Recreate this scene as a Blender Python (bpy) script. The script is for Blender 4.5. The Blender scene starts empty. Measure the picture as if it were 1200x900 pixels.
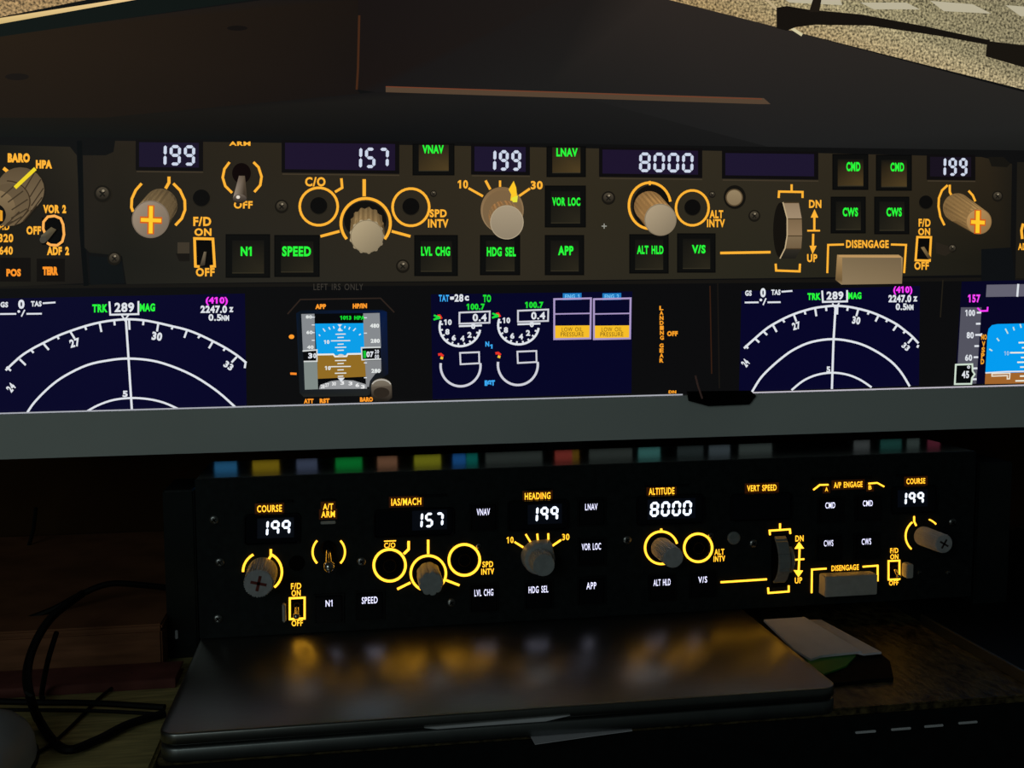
import bpy, bmesh, math, random
from mathutils import Vector, Matrix
random.seed(7)
C = bpy.context.scene.collection
SC = bpy.context.scene

# ------------------------------------------------------------------ camera
F = 1150.0                                   # focal length for a 1200 px wide frame
def nv(v): v = Vector(v); v.normalize(); return v
EY = nv((-185, -100, F)); EX = Vector((7214, -120, F)); EX = nv(EX - EX.dot(EY) * EY); EZ = EX.cross(EY)
CAM = Vector((0, -0.575945, 0.196782))       # x=0 under the lens, z=0 laptop lid, y=0 panel face
cam = bpy.data.cameras.new('camera'); co = bpy.data.objects.new('camera', cam); C.objects.link(co)
rw = Vector((EX.x, EY.x, EZ.x)); dw = Vector((EX.y, EY.y, EZ.y)); fw = Vector((EX.z, EY.z, EZ.z))
M = Matrix((( rw.x, -dw.x, -fw.x), (rw.y, -dw.y, -fw.y), (rw.z, -dw.z, -fw.z))).to_4x4()
co.matrix_world = Matrix.Translation(CAM) @ M
cam.sensor_width = 36; cam.lens = 36 * F / 1200; cam.clip_start = 0.01
SC.camera = co
# ------------------------------------------------------------------ world, lights, exposure
w = bpy.data.worlds.new('dim_room'); SC.world = w; w.use_nodes = True
bg = w.node_tree.nodes['Background']; bg.inputs[0].default_value = (0.80, 1.0, 0.94, 1); bg.inputs[1].default_value = 0.010
la = bpy.data.lights.new('room_lamp', 'AREA'); la.energy = 2.3; la.size = .9; la.color = (.84, 1.0, .95)
lo = bpy.data.objects.new('room_lamp', la); C.objects.link(lo); lo.location = (-.95, -1.75, .62)
lo.rotation_euler = (Vector((.1, 0, .1)) - lo.location).to_track_quat('-Z', 'Y').to_euler()
SC.view_settings.view_transform = 'Standard'; SC.view_settings.look = 'None'
SC.view_settings.gamma = 1; SC.view_settings.use_curve_mapping = False; SC.view_settings.exposure = 0

# ------------------------------------------------------------------ helpers
def ray(px, py):
    r = Vector((px - 600, py - 450, F)); return Vector((r.dot(EX), r.dot(EY), r.dot(EZ)))
def P(px, py, Y=0.0):                        # point of the vertical plane y=Y
    r = ray(px, py); return CAM + r * ((Y - CAM.y) / r.y)
def Z(px, py, z):                            # point of the horizontal plane z
    r = ray(px, py); return CAM + r * ((z - CAM.z) / r.z)
def lin(c):
    return tuple(((v / 255) / 12.92 if v / 255 <= .04045 else ((v / 255 + .055) / 1.055) ** 2.4) for v in c[:3])
def mat(name, col, rough=.5, metal=0, spec=.5, noise=0, scale=60, bump=0, stretch=None, col2=None):
    m = bpy.data.materials.new(name); m.use_nodes = True; nt = m.node_tree; b = nt.nodes['Principled BSDF']
    b.inputs['Base Color'].default_value = (*col, 1); b.inputs['Roughness'].default_value = rough
    b.inputs['Metallic'].default_value = metal; b.inputs['Specular IOR Level'].default_value = spec
    if noise or bump or col2:
        tc = nt.nodes.new('ShaderNodeTexCoord'); mp = nt.nodes.new('ShaderNodeMapping'); nz = nt.nodes.new('ShaderNodeTexNoise')
        nt.links.new(tc.outputs['Object'], mp.inputs[0]); nt.links.new(mp.outputs[0], nz.inputs['Vector'])
        if stretch: mp.inputs['Scale'].default_value = stretch
        nz.inputs['Scale'].default_value = scale; nz.inputs['Detail'].default_value = 5
        if noise or col2:
            mx = nt.nodes.new('ShaderNodeMix'); mx.data_type = 'RGBA'
            a = tuple(v * (1 - noise) for v in col); c2 = col2 or tuple(min(1, v * (1 + noise)) for v in col)
            mx.inputs[6].default_value = (*a, 1); mx.inputs[7].default_value = (*c2, 1)
            rp = nt.nodes.new('ShaderNodeMapRange'); rp.inputs[1].default_value = .35; rp.inputs[2].default_value = .65
            nt.links.new(nz.outputs['Fac'], rp.inputs[0]); nt.links.new(rp.outputs[0], mx.inputs[0])
            nt.links.new(mx.outputs[2], b.inputs['Base Color'])
        if bump:
            bp = nt.nodes.new('ShaderNodeBump'); bp.inputs['Strength'].default_value = bump; bp.inputs['Distance'].default_value = .0008
            nt.links.new(nz.outputs['Fac'], bp.inputs['Height']); nt.links.new(bp.outputs[0], b.inputs['Normal'])
    return m
def emit(name, col, s, base=(.01, .01, .01)):
    m = mat(name, base, .5); b = m.node_tree.nodes['Principled BSDF']
    b.inputs['Emission Color'].default_value = (*col, 1); b.inputs['Emission Strength'].default_value = s
    return m
MT = dict(
    face=mat('matte_black_panel', (.013, .017, .018), .55, spec=.22, noise=.25, scale=220, bump=.15),
    case=mat('glossy_black_case', (.012, .016, .016), .22, spec=.6, noise=.2, scale=40, bump=.02),
    dark=mat('black_plastic', (.008, .009, .010), .45, spec=.3, noise=.2, scale=120),
    cap=mat('black_button_cap', (.006, .006, .008), .3, spec=.4, noise=.2, scale=200),
    gap=mat('black_recess', (.002, .002, .002), .7, spec=.1, noise=.2),
    knob=mat('grey_knob_plastic', (.60, .60, .62), .45, noise=.08, scale=300, bump=.06),
    knobdark=mat('dark_grey_knob_plastic', (.50, .53, .54), .45, noise=.08, scale=300, bump=.06),
    cross=mat('red_brown_print', (.22, .03, .02), .5, noise=.1),
    crossd=mat('dark_print', (.05, .03, .025), .5, noise=.1),
    chrome=mat('chrome', (.75, .72, .68), .14, metal=1, noise=.05),
    screw=mat('screw_steel', (.42, .42, .42), .32, metal=1, noise=.2, scale=400),
    bar=mat('grey_bar_plastic', (.62, .60, .56), .5, noise=.06, scale=200),
    wheel=mat('dark_grey_wheel', (.30, .32, .32), .4, noise=.1, scale=300),
    glass=mat('display_glass', (.004, .005, .009), .12, spec=.5, noise=.1),
    chin=mat('painted_grey_bezel', (.80, .86, .84), .6, spec=.2, noise=.05, scale=6),
    shell=mat('dark_monitor_shell', (.02, .022, .022), .5, noise=.1),
    lid=mat('brushed_grey_aluminium', (.34, .345, .33), .32, metal=1, noise=.05, scale=30, stretch=(4, 60, 4), bump=.02),
    base=mat('grey_aluminium_base', (.30, .32, .32), .4, metal=1, noise=.08, scale=60),
    foil=mat('silver_strip', (.9, .9, .95), .45, noise=.05),
    desk=mat('speckled_brown_leatherette', (.02, .014, .006), .42, spec=.45, scale=240, bump=1.0, stretch=(1, .55, 1), col2=(.16, .12, .05)),
    board=mat('olive_wood_board', (.55, .47, .20), .7, spec=.15, scale=45, stretch=(1, 9, 1), noise=.25, bump=.1),
    box=mat('reddish_wood', (.26, .11, .055), .7, spec=.15, scale=30, stretch=(1, 1, 8), noise=.2),
    book=mat('dull_red_cover', (.20, .07, .06), .7, spec=.15, scale=60, noise=.2),
    wall=mat('dark_brown_wall', (.055, .026, .010), .85, spec=.05, scale=12, noise=.2),
    floor=mat('dark_floor', (.012, .011, .010), .7, noise=.3, scale=8),
    paper=mat('white_paper', (.90, .87, .95), .7, spec=.1, noise=.03, scale=80),
    green=mat('green_card', (.05, .28, .04), .6, noise=.1),
    pouch=mat('black_cloth', (.006, .007, .007), .8, spec=.1, noise=.3, scale=150, bump=.3),
    cable=mat('black_rubber', (.003, .003, .003), .6, spec=.2, noise=.2),
    mouse=mat('blue_grey_plastic', (.42, .50, .56), .4, noise=.05),
    amber=emit('amber_backlight', (1.0, .45, .028), 2.35),
    ambertext=emit('amber_lettering', (1.0, .45, .022), 2.0),
    bleed=emit('amber_light_bleed', (1.0, .24, .01), .022),
    whitetext=emit('white_lettering', (.74, .74, 1.0), 1.5),
    digit=emit('white_digits', (.78, .86, 1.0), 1.7),
    lcd=emit('lit_display_backing', (.15, .35, 1.0), .003),
)
def screen_mat():
    m = bpy.data.materials.new('screen_pixels'); m.use_nodes = True; nt = m.node_tree; b = nt.nodes['Principled BSDF']
    b.inputs['Base Color'].default_value = (.004, .004, .004, 1); b.inputs['Roughness'].default_value = .4; b.inputs['Specular IOR Level'].default_value = .1
    a = nt.nodes.new('ShaderNodeAttribute'); a.attribute_name = 'Col'
    nt.links.new(a.outputs['Color'], b.inputs['Emission Color']); b.inputs['Emission Strength'].default_value = 1
    return m
MT['pix'] = screen_mat()
def gravel_mat():
    m = bpy.data.materials.new('screen_gravel_picture'); m.use_nodes = True; nt = m.node_tree; b = nt.nodes['Principled BSDF']
    b.inputs['Base Color'].default_value = (.004, .004, .004, 1); b.inputs['Roughness'].default_value = .4
    a = nt.nodes.new('ShaderNodeAttribute'); a.attribute_name = 'Col'
    tc = nt.nodes.new('ShaderNodeTexCoord'); nz = nt.nodes.new('ShaderNodeTexNoise'); nz.inputs['Scale'].default_value = 620; nz.inputs['Detail'].default_value = 2
    nt.links.new(tc.outputs['Object'], nz.inputs['Vector'])
    mr = nt.nodes.new('ShaderNodeMapRange'); mr.inputs[1].default_value = .32; mr.inputs[2].default_value = .68; mr.inputs[3].default_value = .18; mr.inputs[4].default_value = 1.9
    nt.links.new(nz.outputs['Fac'], mr.inputs[0]); nt.links.new(mr.outputs[0], b.inputs['Emission Strength'])
    nt.links.new(a.outputs['Color'], b.inputs['Emission Color'])
    return m
MT['gravel'] = gravel_mat()

def thing(name, label, cat, loc, group=None):
    o = bpy.data.objects.new(name, None); C.objects.link(o); o.location = loc; o.empty_display_size = .02
    o['label'] = label; o['category'] = cat
    if group: o['group'] = group
    return o
def obj(name, bm, m, parent=None, label=None, smooth=False):
    if isinstance(bm, bpy.types.Mesh): me = bm
    else:
        me = bpy.data.meshes.new(name); bm.normal_update(); bm.to_mesh(me); bm.free()
    me.materials.append(MT[m] if isinstance(m, str) else m)
    if smooth:
        for p in me.polygons: p.use_smooth = True
        try: me.set_sharp_from_angle(angle=math.radians(38))
        except Exception: pass
    o = bpy.data.objects.new(name, me); C.objects.link(o)
    if parent:
        o.parent = parent
        if parent.type == 'EMPTY': o.matrix_parent_inverse = Matrix.Translation(-parent.location)
    if label: o['label'] = label
    return o
def tag(o, label, cat, group=None):
    o['label'] = label; o['category'] = cat
    if group: o['group'] = group
    return o
def struct(name, bm, m):
    o = obj(name, bm, m); o['kind'] = 'structure'; return o
def box(x0, x1, y0, y1, z0, z1, bev=0, bm=None, seg=2):
    b = bmesh.new()
    vs = [b.verts.new((x, y, z)) for z in (z0, z1) for y in (y0, y1) for x in (x0, x1)]
    for f in ((0, 2, 3, 1), (4, 5, 7, 6), (0, 1, 5, 4), (2, 6, 7, 3), (0, 4, 6, 2), (1, 3, 7, 5)): b.faces.new([vs[i] for i in f])
    if bev: bmesh.ops.bevel(b, geom=b.edges[:], offset=bev, segments=seg, affect='EDGES', clamp_overlap=True)
    return merge(bm, b)
def merge(bm, b):
    if bm is None: return b
    me = bpy.data.meshes.new('t'); b.to_mesh(me); b.free(); bm.from_mesh(me); bpy.data.meshes.remove(me); return bm
def prism(pts, d, bm=None):                   # pts: world points of the front polygon, extruded by vector d
    b = bmesh.new(); a = [b.verts.new(p) for p in pts]; c = [b.verts.new(Vector(p) + Vector(d)) for p in pts]
    b.faces.new(a); b.faces.new(c[::-1]); n = len(a)
    for i in range(n): b.faces.new((a[i], c[i], c[(i + 1) % n], a[(i + 1) % n]))
    bmesh.ops.recalc_face_normals(b, faces=b.faces[:])
    return merge(bm, b)
def loft(rings, bm=None, cap=True):           # rings: lists of world points
    b = bmesh.new(); vr = [[b.verts.new(p) for p in r] for r in rings]; n = len(rings[0])
    for i in range(len(vr) - 1):
        for j in range(n):
            b.faces.new((vr[i][j], vr[i][(j + 1) % n], vr[i + 1][(j + 1) % n], vr[i + 1][j]))
    if cap: b.faces.new(vr[0][::-1]); b.faces.new(vr[-1])
    bmesh.ops.recalc_face_normals(b, faces=b.faces[:])
    return merge(bm, b)
def tube(pts, r, n=8, bm=None):
    pts = [Vector(p) for p in pts]; rings = []
    for i, p in enumerate(pts):
        d = (pts[min(i + 1, len(pts) - 1)] - pts[max(i - 1, 0)]).normalized()
        u = d.cross(Vector((0, 0, 1)));
        if u.length < .1: u = d.cross(Vector((0, 1, 0)))
        u.normalize(); v = d.cross(u)
        rings.append([p + (u * math.cos(2 * math.pi * k / n) + v * math.sin(2 * math.pi * k / n)) * r for k in range(n)])
    return loft(rings, bm)
def spline(pts, k=6):
    n = len(pts); out = []
    if not isinstance(pts[0], Vector): pts = [Vector(p) for p in pts]
    for i in range(n - 1):
        a, b, c, d = pts[max(i - 1, 0)], pts[i], pts[i + 1], pts[min(i + 2, n - 1)]
        for j in range(k):
            t = j / k; out.append(.5 * ((2 * b) + (c - a) * t + (2 * a - 5 * b + 4 * c - d) * t * t + (3 * b - a - 3 * c + d) * t ** 3))
    out.append(pts[-1]); return out
# lettering -----------------------------------------------------------------
_tc = {}
def rawtext(s, bold):
    cu = bpy.data.curves.new('t', 'FONT'); cu.body = s; cu.offset = bold; cu.resolution_u = 3; cu.space_character = 1.12; cu.space_word = 1.5
    o = bpy.data.objects.new('t', cu); C.objects.link(o); dg = bpy.context.evaluated_depsgraph_get()
    me = bpy.data.meshes.new_from_object(o.evaluated_get(dg))
    vs = [v.co.copy() for v in me.vertices]; fs = [tuple(p.vertices) for p in me.polygons]
    bpy.data.objects.remove(o); bpy.data.curves.remove(cu); bpy.data.meshes.remove(me)
    return vs, fs
def glyphs(s, bold=.025):
    k = (s, bold)
    if k not in _tc:
        vs, fs = rawtext(s, bold)
        for i, ch in enumerate(s):           # the built-in figure 1 is a bare stem: give it its flag
            if ch == '1':
                pv, _ = rawtext(s[:i + 1], bold); xr = max(v.x for v in pv); tp = max(v.y for v in rawtext('1', bold)[0]); sw = .09 + 2 * bold
                n = len(vs); vs += [Vector((xr - sw, tp, 0)), Vector((xr - sw - .17, tp - .13, 0)), Vector((xr - sw - .17, tp - .13 - sw, 0)), Vector((xr - sw, tp - sw, 0))]; fs.append((n, n + 1, n + 2, n + 3))
        x0 = min(v.x for v in vs); x1 = max(v.x for v in vs); y0 = min(v.y for v in vs); y1 = max(v.y for v in vs)
        _tc[k] = ([((v.x - x0) / (x1 - x0) - .5, (v.y - y0) / (y1 - y0) - .5) for v in vs], fs)
    return _tc[k]
SEG = {'0': 'abcdef', '1': 'bc', '5': 'afgcd', '7': 'abc', '8': 'abcdefg', '9': 'abcfgd'}
def seg7(s, x0, y0, x1, y1, slope, slant=.12, t=.17, tail=False):   # list of polygons in flat coordinates (y down)
    n = len(s); cw = (x1 - x0) / (n - .18); W = cw * .80; H = y1 - y0; out = []; th = H * t / 1.25; g = th * .12
    for i, ch in enumerate(s):
        ox = x0 + i * cw; h = H / 2
        def q(pts):
            out.append([(ox + a + (H - b) * slant - H * slant * .5, y0 + b + (ox + a - (x0 + x1) / 2) * slope) for a, b in pts])
        for sg in SEG[ch]:
            if ch == '9' and sg == 'd' and not tail: continue
            if sg in 'agd':
                yy = {'a': th / 2, 'g': h, 'd': H - th / 2}[sg]
                q([(th * .5 + g, yy), (th + g, yy - th / 2), (W - th - g, yy - th / 2), (W - th * .5 - g, yy), (W - th - g, yy + th / 2), (th + g, yy + th / 2)])
            else:
                xx = th / 2 if sg in 'ef' else W - th / 2; a, b = (th * .5, h) if sg in 'fb' else (h, H - th * .5)
                if ch == '1': a, b = (0, h) if sg == 'b' else (h, H)
                q([(xx, a + g), (xx + th / 2, a + th / 2 + g), (xx + th / 2, b - th / 2 - g), (xx, b - g), (xx - th / 2, b - th / 2 - g), (xx - th / 2, a + th / 2 + g)])
    return out
def vslope(px, py): return (330 - py) / (7814 - px)

# ------------------------------------------------------------------ room
struct('wall_back', box(-2.2, 2.4, .24, .29, -.8, 2.0), 'wall')
struct('floor', box(-2.2, 2.4, -1.5, .47, -.84, -.80), 'floor')
T = P(228, 562).z                             # top of the panel
DZ = -.0150                                   # desk level

desk = thing('desk', 'dark desk with a speckled brown leatherette top under the closed laptop', 'desk', (.25, .1, -.80))
obj('tabletop', box(-.0935, .78, -.1185, .236, DZ - .004, DZ, .0008), 'desk', desk)
obj('front_rail', box(-.0935, .78, -.1180, -.10, DZ - .16, DZ - .0042), 'dark', desk)
obj('underframe', box(-.0935, .78, -.0999, .236, DZ - .041, DZ - .0042), 'dark', desk)
for x, y in ((-.07, -.08), (.74, -.08), (-.07, .21), (.74, .21)):
    obj('leg', box(x - .018, x + .018, y - .018, y + .018, -.80, DZ - .041, .002), 'dark', desk)
for a, b, yy in ((1003, 1027, 858.5), (1045, 1068, 855), (1084, 1106, 851.5), (1124, 1146, 847.5)):
    p, q = P(a, yy + .6, -.1190), P(b, yy - .8, -.1190)
    obj('metal_inlay', box(p.x, q.x, -.1190, -.1179, (p.z + q.z) / 2 - .0005, (p.z + q.z) / 2 + .0007, .0003), 'foil', desk, 'thin silver bar let into the desk front')
side = thing('wooden_side_table', 'olive wood table surface left of the laptop under the black cables', 'table', (-.3, 0, -.80))
obj('tabletop', box(-.60, -.0945, -.22, .236, DZ - .025, DZ, .0015), 'board', side)
for x, y in ((-.58, -.2), (-.12, -.2), (-.58, .21), (-.12, .21)):
    obj('leg', box(x - .015, x + .015, y - .015, y + .015, -.80, DZ - .026, .002), 'board', side)

# ------------------------------------------------------------------ laptop
LX0, LX1, LY0, LY1 = -.0915, .2400, -.1268, .110
lap = thing('laptop', 'closed grey aluminium laptop lying under the illuminated control panel', 'laptop', (.074, -.01, DZ))
def rslab(x0, x1, y0, y1, z0, z1, r, ch):
    def ring(i, z):
        out = []
        for cx, cy, a0 in ((x1 - r, y1 - r, 0), (x0 + r, y1 - r, 90), (x0 + r, y0 + r, 180), (x1 - r, y0 + r, 270)):
            for k in range(9):
                a = math.radians(a0 + k * 11.25); out.append((cx + (r - i) * math.cos(a), cy + (r - i) * math.sin(a), z))
        return out
    return loft([ring(ch, z0), ring(ch * .3, z0 + ch * .4), ring(0, z0 + ch), ring(0, z1 - ch), ring(ch * .3, z1 - ch * .4), ring(ch, z1)])
obj('base', rslab(LX0, LX1, LY0, LY1, -.0142, -.0068, .009, .0012), 'base', lap, smooth=True)
obj('lid', rslab(LX0, LX1, LY0, LY1, -.0058, 0, .009, .0009), 'lid', lap, smooth=True)
obj('hinge', box(LX0 + .03, LX1 - .03, LY1 - .006, LY1 - .002, -.0075, -.0052), 'dark', lap)
a, b = P(497, 853, LY0), P(668, 842, LY0)
obj('opening_notch', prism([(a.x, LY0 - .0008, a.z + .0003), (b.x, LY0 - .0008, a.z + .0013), (b.x - .012, LY0 - .0008, a.z - .0007), (a.x + .006, LY0 - .0008, a.z - .0007)], (0, .003, 0)), 'foil', lap, 'lip of the opening notch, its highlight put in as a pale strip')  # pale foil strip stands in for the highlight on the notch lip
for x in (LX0 + .03, LX1 - .03):
    for y in (LY0 + .02, LY1 - .02): obj('foot', box(x - .008, x + .008, y - .003, y + .003, DZ, -.0140, .0002), 'dark', lap)
# paper slips
b = bmesh.new()
q = [Z(620, 866, -.0148), Z(741, 857, -.0148), Z(700, 862.5, -.0148), Z(627, 873, -.0148)]
slip = obj('paper_slip', prism([Vector((v.x, v.y, -.0147)) for v in (q[0] + Vector((0, .02, 0)), q[1] + Vector((0, .02, 0)), q[1], q[2], q[3])], (0, 0, .0003)), 'paper')
tag(slip, 'white paper slip sticking out beneath the front of the laptop', 'paper')
b.free()

# ------------------------------------------------------------------ papers on the right
def sheet(name, px, z, th, m, label, cat, curl=None):
    pts = []
    k, y0 = curl or 0, Z(960, 770, DZ).y
    for x, y in px:
        q = ray(x, y); pts.append(CAM + q * ((z + k * (CAM.y - y0) - CAM.z) / (q.z - k * q.y)))
    return tag(obj(name, prism(pts, (0, 0, -th)), m), label, cat)
sheet('pouch', [(940, 800), (962, 782), (1000, 768), (1030, 764), (1043, 775), (1047, 794), (1000, 798), (955, 803)], DZ + .0022, .0022, 'pouch', 'flat black cloth pouch on the desk under the papers', 'pouch')
sheet('green_card', [(930, 752), (985, 752), (1003, 768), (992, 780), (965, 790), (950, 780)], DZ + .0034, .0010, 'green', 'green card peeking out below the white envelopes', 'card')
sheet('envelope', [(905, 727), (962, 726), (1033, 764), (1012, 766), (955, 752)], DZ + .0052, .0012, 'paper', 'lower white envelope fanned out to the right beside the laptop', 'envelope', .05)
sheet('envelope', [(895, 726), (943, 723), (1010, 763), (962, 768), (950, 772), (930, 760)], DZ + .0068, .0014, 'paper', 'upper white envelope nearest the laptop corner', 'envelope', .16)
# slab on the far right
tray = thing('black_tray', 'flat black tray with a thin pale rim at the right edge of the desk', 'tray', (.50, .05, DZ))
obj('body', box(.3615, .66, -.112, .20, DZ, DZ + .006, .001), 'dark', tray)
obj('rim', box(.3595, .3615, -.112, -.004, DZ, DZ + .0068, .0004), 'base', tray, 'thin pale metal rim')
# ------------------------------------------------------------------ left: box, book, mouse, cables
yb = Z(100, 790, DZ).y; xb = P(190, 760, yb).x; zt = P(100, 735, yb).z
wb = thing('wooden_box', 'reddish brown wooden box at the left behind the cables', 'box', (xb - .12, yb + .04, DZ))
obj('body', box(xb - .24, xb, yb, .228, DZ, zt - .004, .001), 'box', wb)
obj('lid', box(xb - .242, xb + .0005, yb - .0015, .230, zt - .0035, zt, .001), 'box', wb)
yk = Z(100, 812, DZ).y
bk = thing('book', 'dull red book lying flat in front of the wooden box', 'book', (xb - .1, (yk + yb) / 2, DZ))
obj('page_block', box(xb - .20, xb + .010, yk + .002, yb - .003, DZ + .0008, DZ + .0040), 'paper', bk)
obj('cover', box(xb - .202, xb + .012, yk, yb - .002, DZ + .0042, DZ + .0052, .0003), 'book', bk)
obj('cover', box(xb - .202, xb + .012, yk, yb - .002, DZ, DZ + .0008, .0002), 'book', bk)
obj('spine', box(xb - .202, xb + .012, yk - .001, yk, DZ, DZ + .0052, .0003), 'book', bk)
ms = thing('computer_mouse', 'blue-grey computer mouse cut off at the lower left corner', 'mouse', (Z(-5, 880, DZ).x, Z(-5, 880, DZ).y, DZ))
mc = Z(-38, 912, DZ)
def dome(cx, cy, rx, ry, h, z0, f=1.0):
    rings = []
    for k in range(7):
        a = k / 6 * math.pi / 2 * .97; s = math.cos(a) ** .7
        rings.append([(cx + rx * s * math.cos(t * math.pi / 14), cy + ry * s * math.sin(t * math.pi / 14), z0 + h * math.sin(a)) for t in range(28)])
    return loft(rings)
obj('shell', dome(mc.x, mc.y, .026, .045, .021, DZ + .002), 'mouse', ms, smooth=True)
obj('base', dome(mc.x, mc.y, .027, .046, .003, DZ), 'dark', ms, smooth=True)
obj('wheel', loft([[(mc.x + s, mc.y + .026 + .006 * math.cos(t * math.pi / 8), DZ + .0165 + .006 * math.sin(t * math.pi / 8)) for t in range(16)] for s in (-.003, .003)]), 'dark', ms)
def cable(pts, r, label):
    o = obj('cable', tube(spline(pts, 7), r, 8), 'cable', smooth=True); tag(o, label, 'cable', 'black cables at the left'); return o
def lift(px, py, r=.0016): return Z(px, py, DZ + r)
def air(px, py, Y): return P(px, py, Y)
zk = DZ + .0052
cable([air(-30, 752, .02), air(0, 738, .02), air(60, 715, .025), air(98, 695, .03), air(130, 684, .035), air(170, 686, .04), air(205, 690, .045)], .0019, 'thick black cable arching from the left edge to the bracket')
cable([air(96, 696, .0), air(62, 722, -.03), air(42, 752, -.055), air(32, 785, -.075), air(35, 815, -.092), lift(48, 848, .003), lift(75, 878, .003), lift(112, 868, .003), lift(150, 849, .003), lift(193, 836, .003)], .0022, 'black cable hanging in a wide loop down to the table')
cable([lift(-30, 821, .0040), lift(40, 823, .0040), lift(110, 824, .0040), lift(193, 829, .0040)], .0017, 'upper of the two straight cables running to the laptop')
cable([lift(-30, 832, .002), lift(40, 832, .002), lift(110, 833, .002), lift(193, 837, .002)], .0010, 'thin lower of the two straight cables running to the laptop')
cable([air(66, 742, -.038), air(56, 775, -.060), lift(49, 812, .0035), lift(50, 818, .0035)], .0014, 'short cable hanging in front of the red book')
cable([air(42, 595, .2), air(38, 625, .2), air(28, 650, .2), air(0, 685, .2), air(-30, 712, .2)], .0014, 'thin dark cable against the wall at the left edge')
cable([Z(155, 790, DZ + .0045), lift(120, 815, .0012), lift(85, 850, .0012), lift(60, 872, .0012), lift(30, 890, .0012)], .0009, 'thin cable running diagonally over the table to the mouse')

# ------------------------------------------------------------------ control panel (real hardware)
PX0, PX1 = P(228, 562).x, P(1145, 529).x
pan = thing('autopilot_control_panel', 'black autopilot control panel with amber backlit markings standing on the laptop', 'control panel', ((PX0 + PX1) / 2, .03, 0))
obj('case', box(PX0 + .0006, PX1 - .0006, .0031, .063, .0006, T - .00035), 'case', pan)
obj('top_cover', box(PX0 + .0006, PX1 - .0006, .0032, .063, T - .0003, T, .0001), mat('satin_top_cover', (.006, .008, .008), .21, spec=.8, noise=.1, scale=40), pan)
obj('faceplate', box(PX0, PX1, 0, .003, .0002, T, .0006), 'face', pan)
for o in pan.children:                       # the unit stands a trace higher at its right end
    for v in o.data.vertices:
        if v.co.z > T - .002: v.co.z += (v.co.x - PX0) / (PX1 - PX0) * .0028
# raised field around the lower half of the plate, as on the unit
for s, (xa, xb_) in (('l', (190, 227)), ('r', (1147, 1186))):
    p = P(xa, 577 if s == 'l' else 545, .012); q = P(xb_, 577, .012)
    br = obj('side_bracket', box(p.x, q.x, .012, .050, DZ, .0860 if s == 'l' else .0868, .001), 'case', pan)
p = P(207, 738, .012); obj('bracket_clip', box(p.x - .0008, p.x + .0008, .0105, .0118, P(207, 748, .012).z, p.z, .0003), 'foil', pan)

def pt(px, py, h=0.0): return P(px, py, -h)
def ppoly(pts, h, d, bm=None): return prism([pt(x, y, h) for x, y in pts], (0, d, 0), bm)
def ribbon(px, w=3.0, h=.0005, closed=False, bm=None):      # raised glowing line on the face, width in mm-ish steps
    pts = [P(x, y, 0) for x, y in px]; w = w * .00044 / 2; n = len(pts); L, R = [], []
    for i in range(n):
        a = pts[(i - 1) % n] if closed or i else pts[i]; c = pts[(i + 1) % n] if closed or i < n - 1 else pts[i]; b0 = pts[i]
        d1 = (b0 - a); d2 = (c - b0)
        if d1.length < 1e-9: d1 = d2
        if d2.length < 1e-9: d2 = d1
        d1.normalize(); d2.normalize(); n1 = Vector((-d1.z, 0, d1.x)); n2 = Vector((-d2.z, 0, d2.x)); m = (n1 + n2)
        m.normalize(); k = w / max(.35, m.dot(n1)); L.append(b0 + m * k); R.append(b0 - m * k)
    b = bmesh.new(); rows = []
    for l, r in zip(L, R):
        rows.append([b.verts.new((l.x, 0, l.z)), b.verts.new((l.x, -h, l.z)), b.verts.new((r.x, -h, r.z)), b.verts.new((r.x, 0, r.z))])
    rg = range(n if closed else n - 1)
    for i in rg:
        A, B = rows[i], rows[(i + 1) % n]
        for k in range(3): b.faces.new((A[k], A[k + 1], B[k + 1], B[k]))
    if not closed: b.faces.new(rows[0]); b.faces.new(rows[-1][::-1])
    bmesh.ops.recalc_face_normals(b, faces=b.faces[:])
    return merge(bm, b)
def arcpx(cx, cy, r, a0, a1, n=20):          # degrees, 0 = right, counter-clockwise as seen
    return [(cx + r * math.cos(math.radians(a0 + (a1 - a0) * i / n)), cy - r * math.sin(math.radians(a0 + (a1 - a0) * i / n))) for i in range(n + 1)]
def glow(name, lines, parent=pan, w=3.0):
    b = bmesh.new()
    for l in lines:
        cl = len(l) > 3 and abs(l[0][0] - l[-1][0]) < .01 and abs(l[0][1] - l[-1][1]) < .01
        ribbon(l[:-1] if cl else l, w, closed=cl, bm=b)
    return obj(name, b, 'amber', parent)
def words(s, cx, cy, wd, ht, m='ambertext', h=.0003, parent=pan, bold=.02, plate=True, name='caption'):
    vs, fs = glyphs(s, bold); sl = vslope(cx, cy); b = bmesh.new()
    bv = [b.verts.new(pt(cx + u * wd, cy - v * ht + u * wd * sl, h)) for u, v in vs]
    for f in fs:
        try: b.faces.new([bv[i] for i in f])
        except ValueError: pass
    o = obj(name, b, m, parent)
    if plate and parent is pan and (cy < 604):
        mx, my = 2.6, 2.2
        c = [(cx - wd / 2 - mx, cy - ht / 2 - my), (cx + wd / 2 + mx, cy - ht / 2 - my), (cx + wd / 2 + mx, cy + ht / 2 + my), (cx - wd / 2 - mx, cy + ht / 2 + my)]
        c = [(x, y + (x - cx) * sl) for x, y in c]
        pl = obj('bleed_plate', ppoly(c, .00015, .00014), 'bleed', o)  # light bleed around the lettering, put in as a dim glowing plate
    return o
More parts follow.
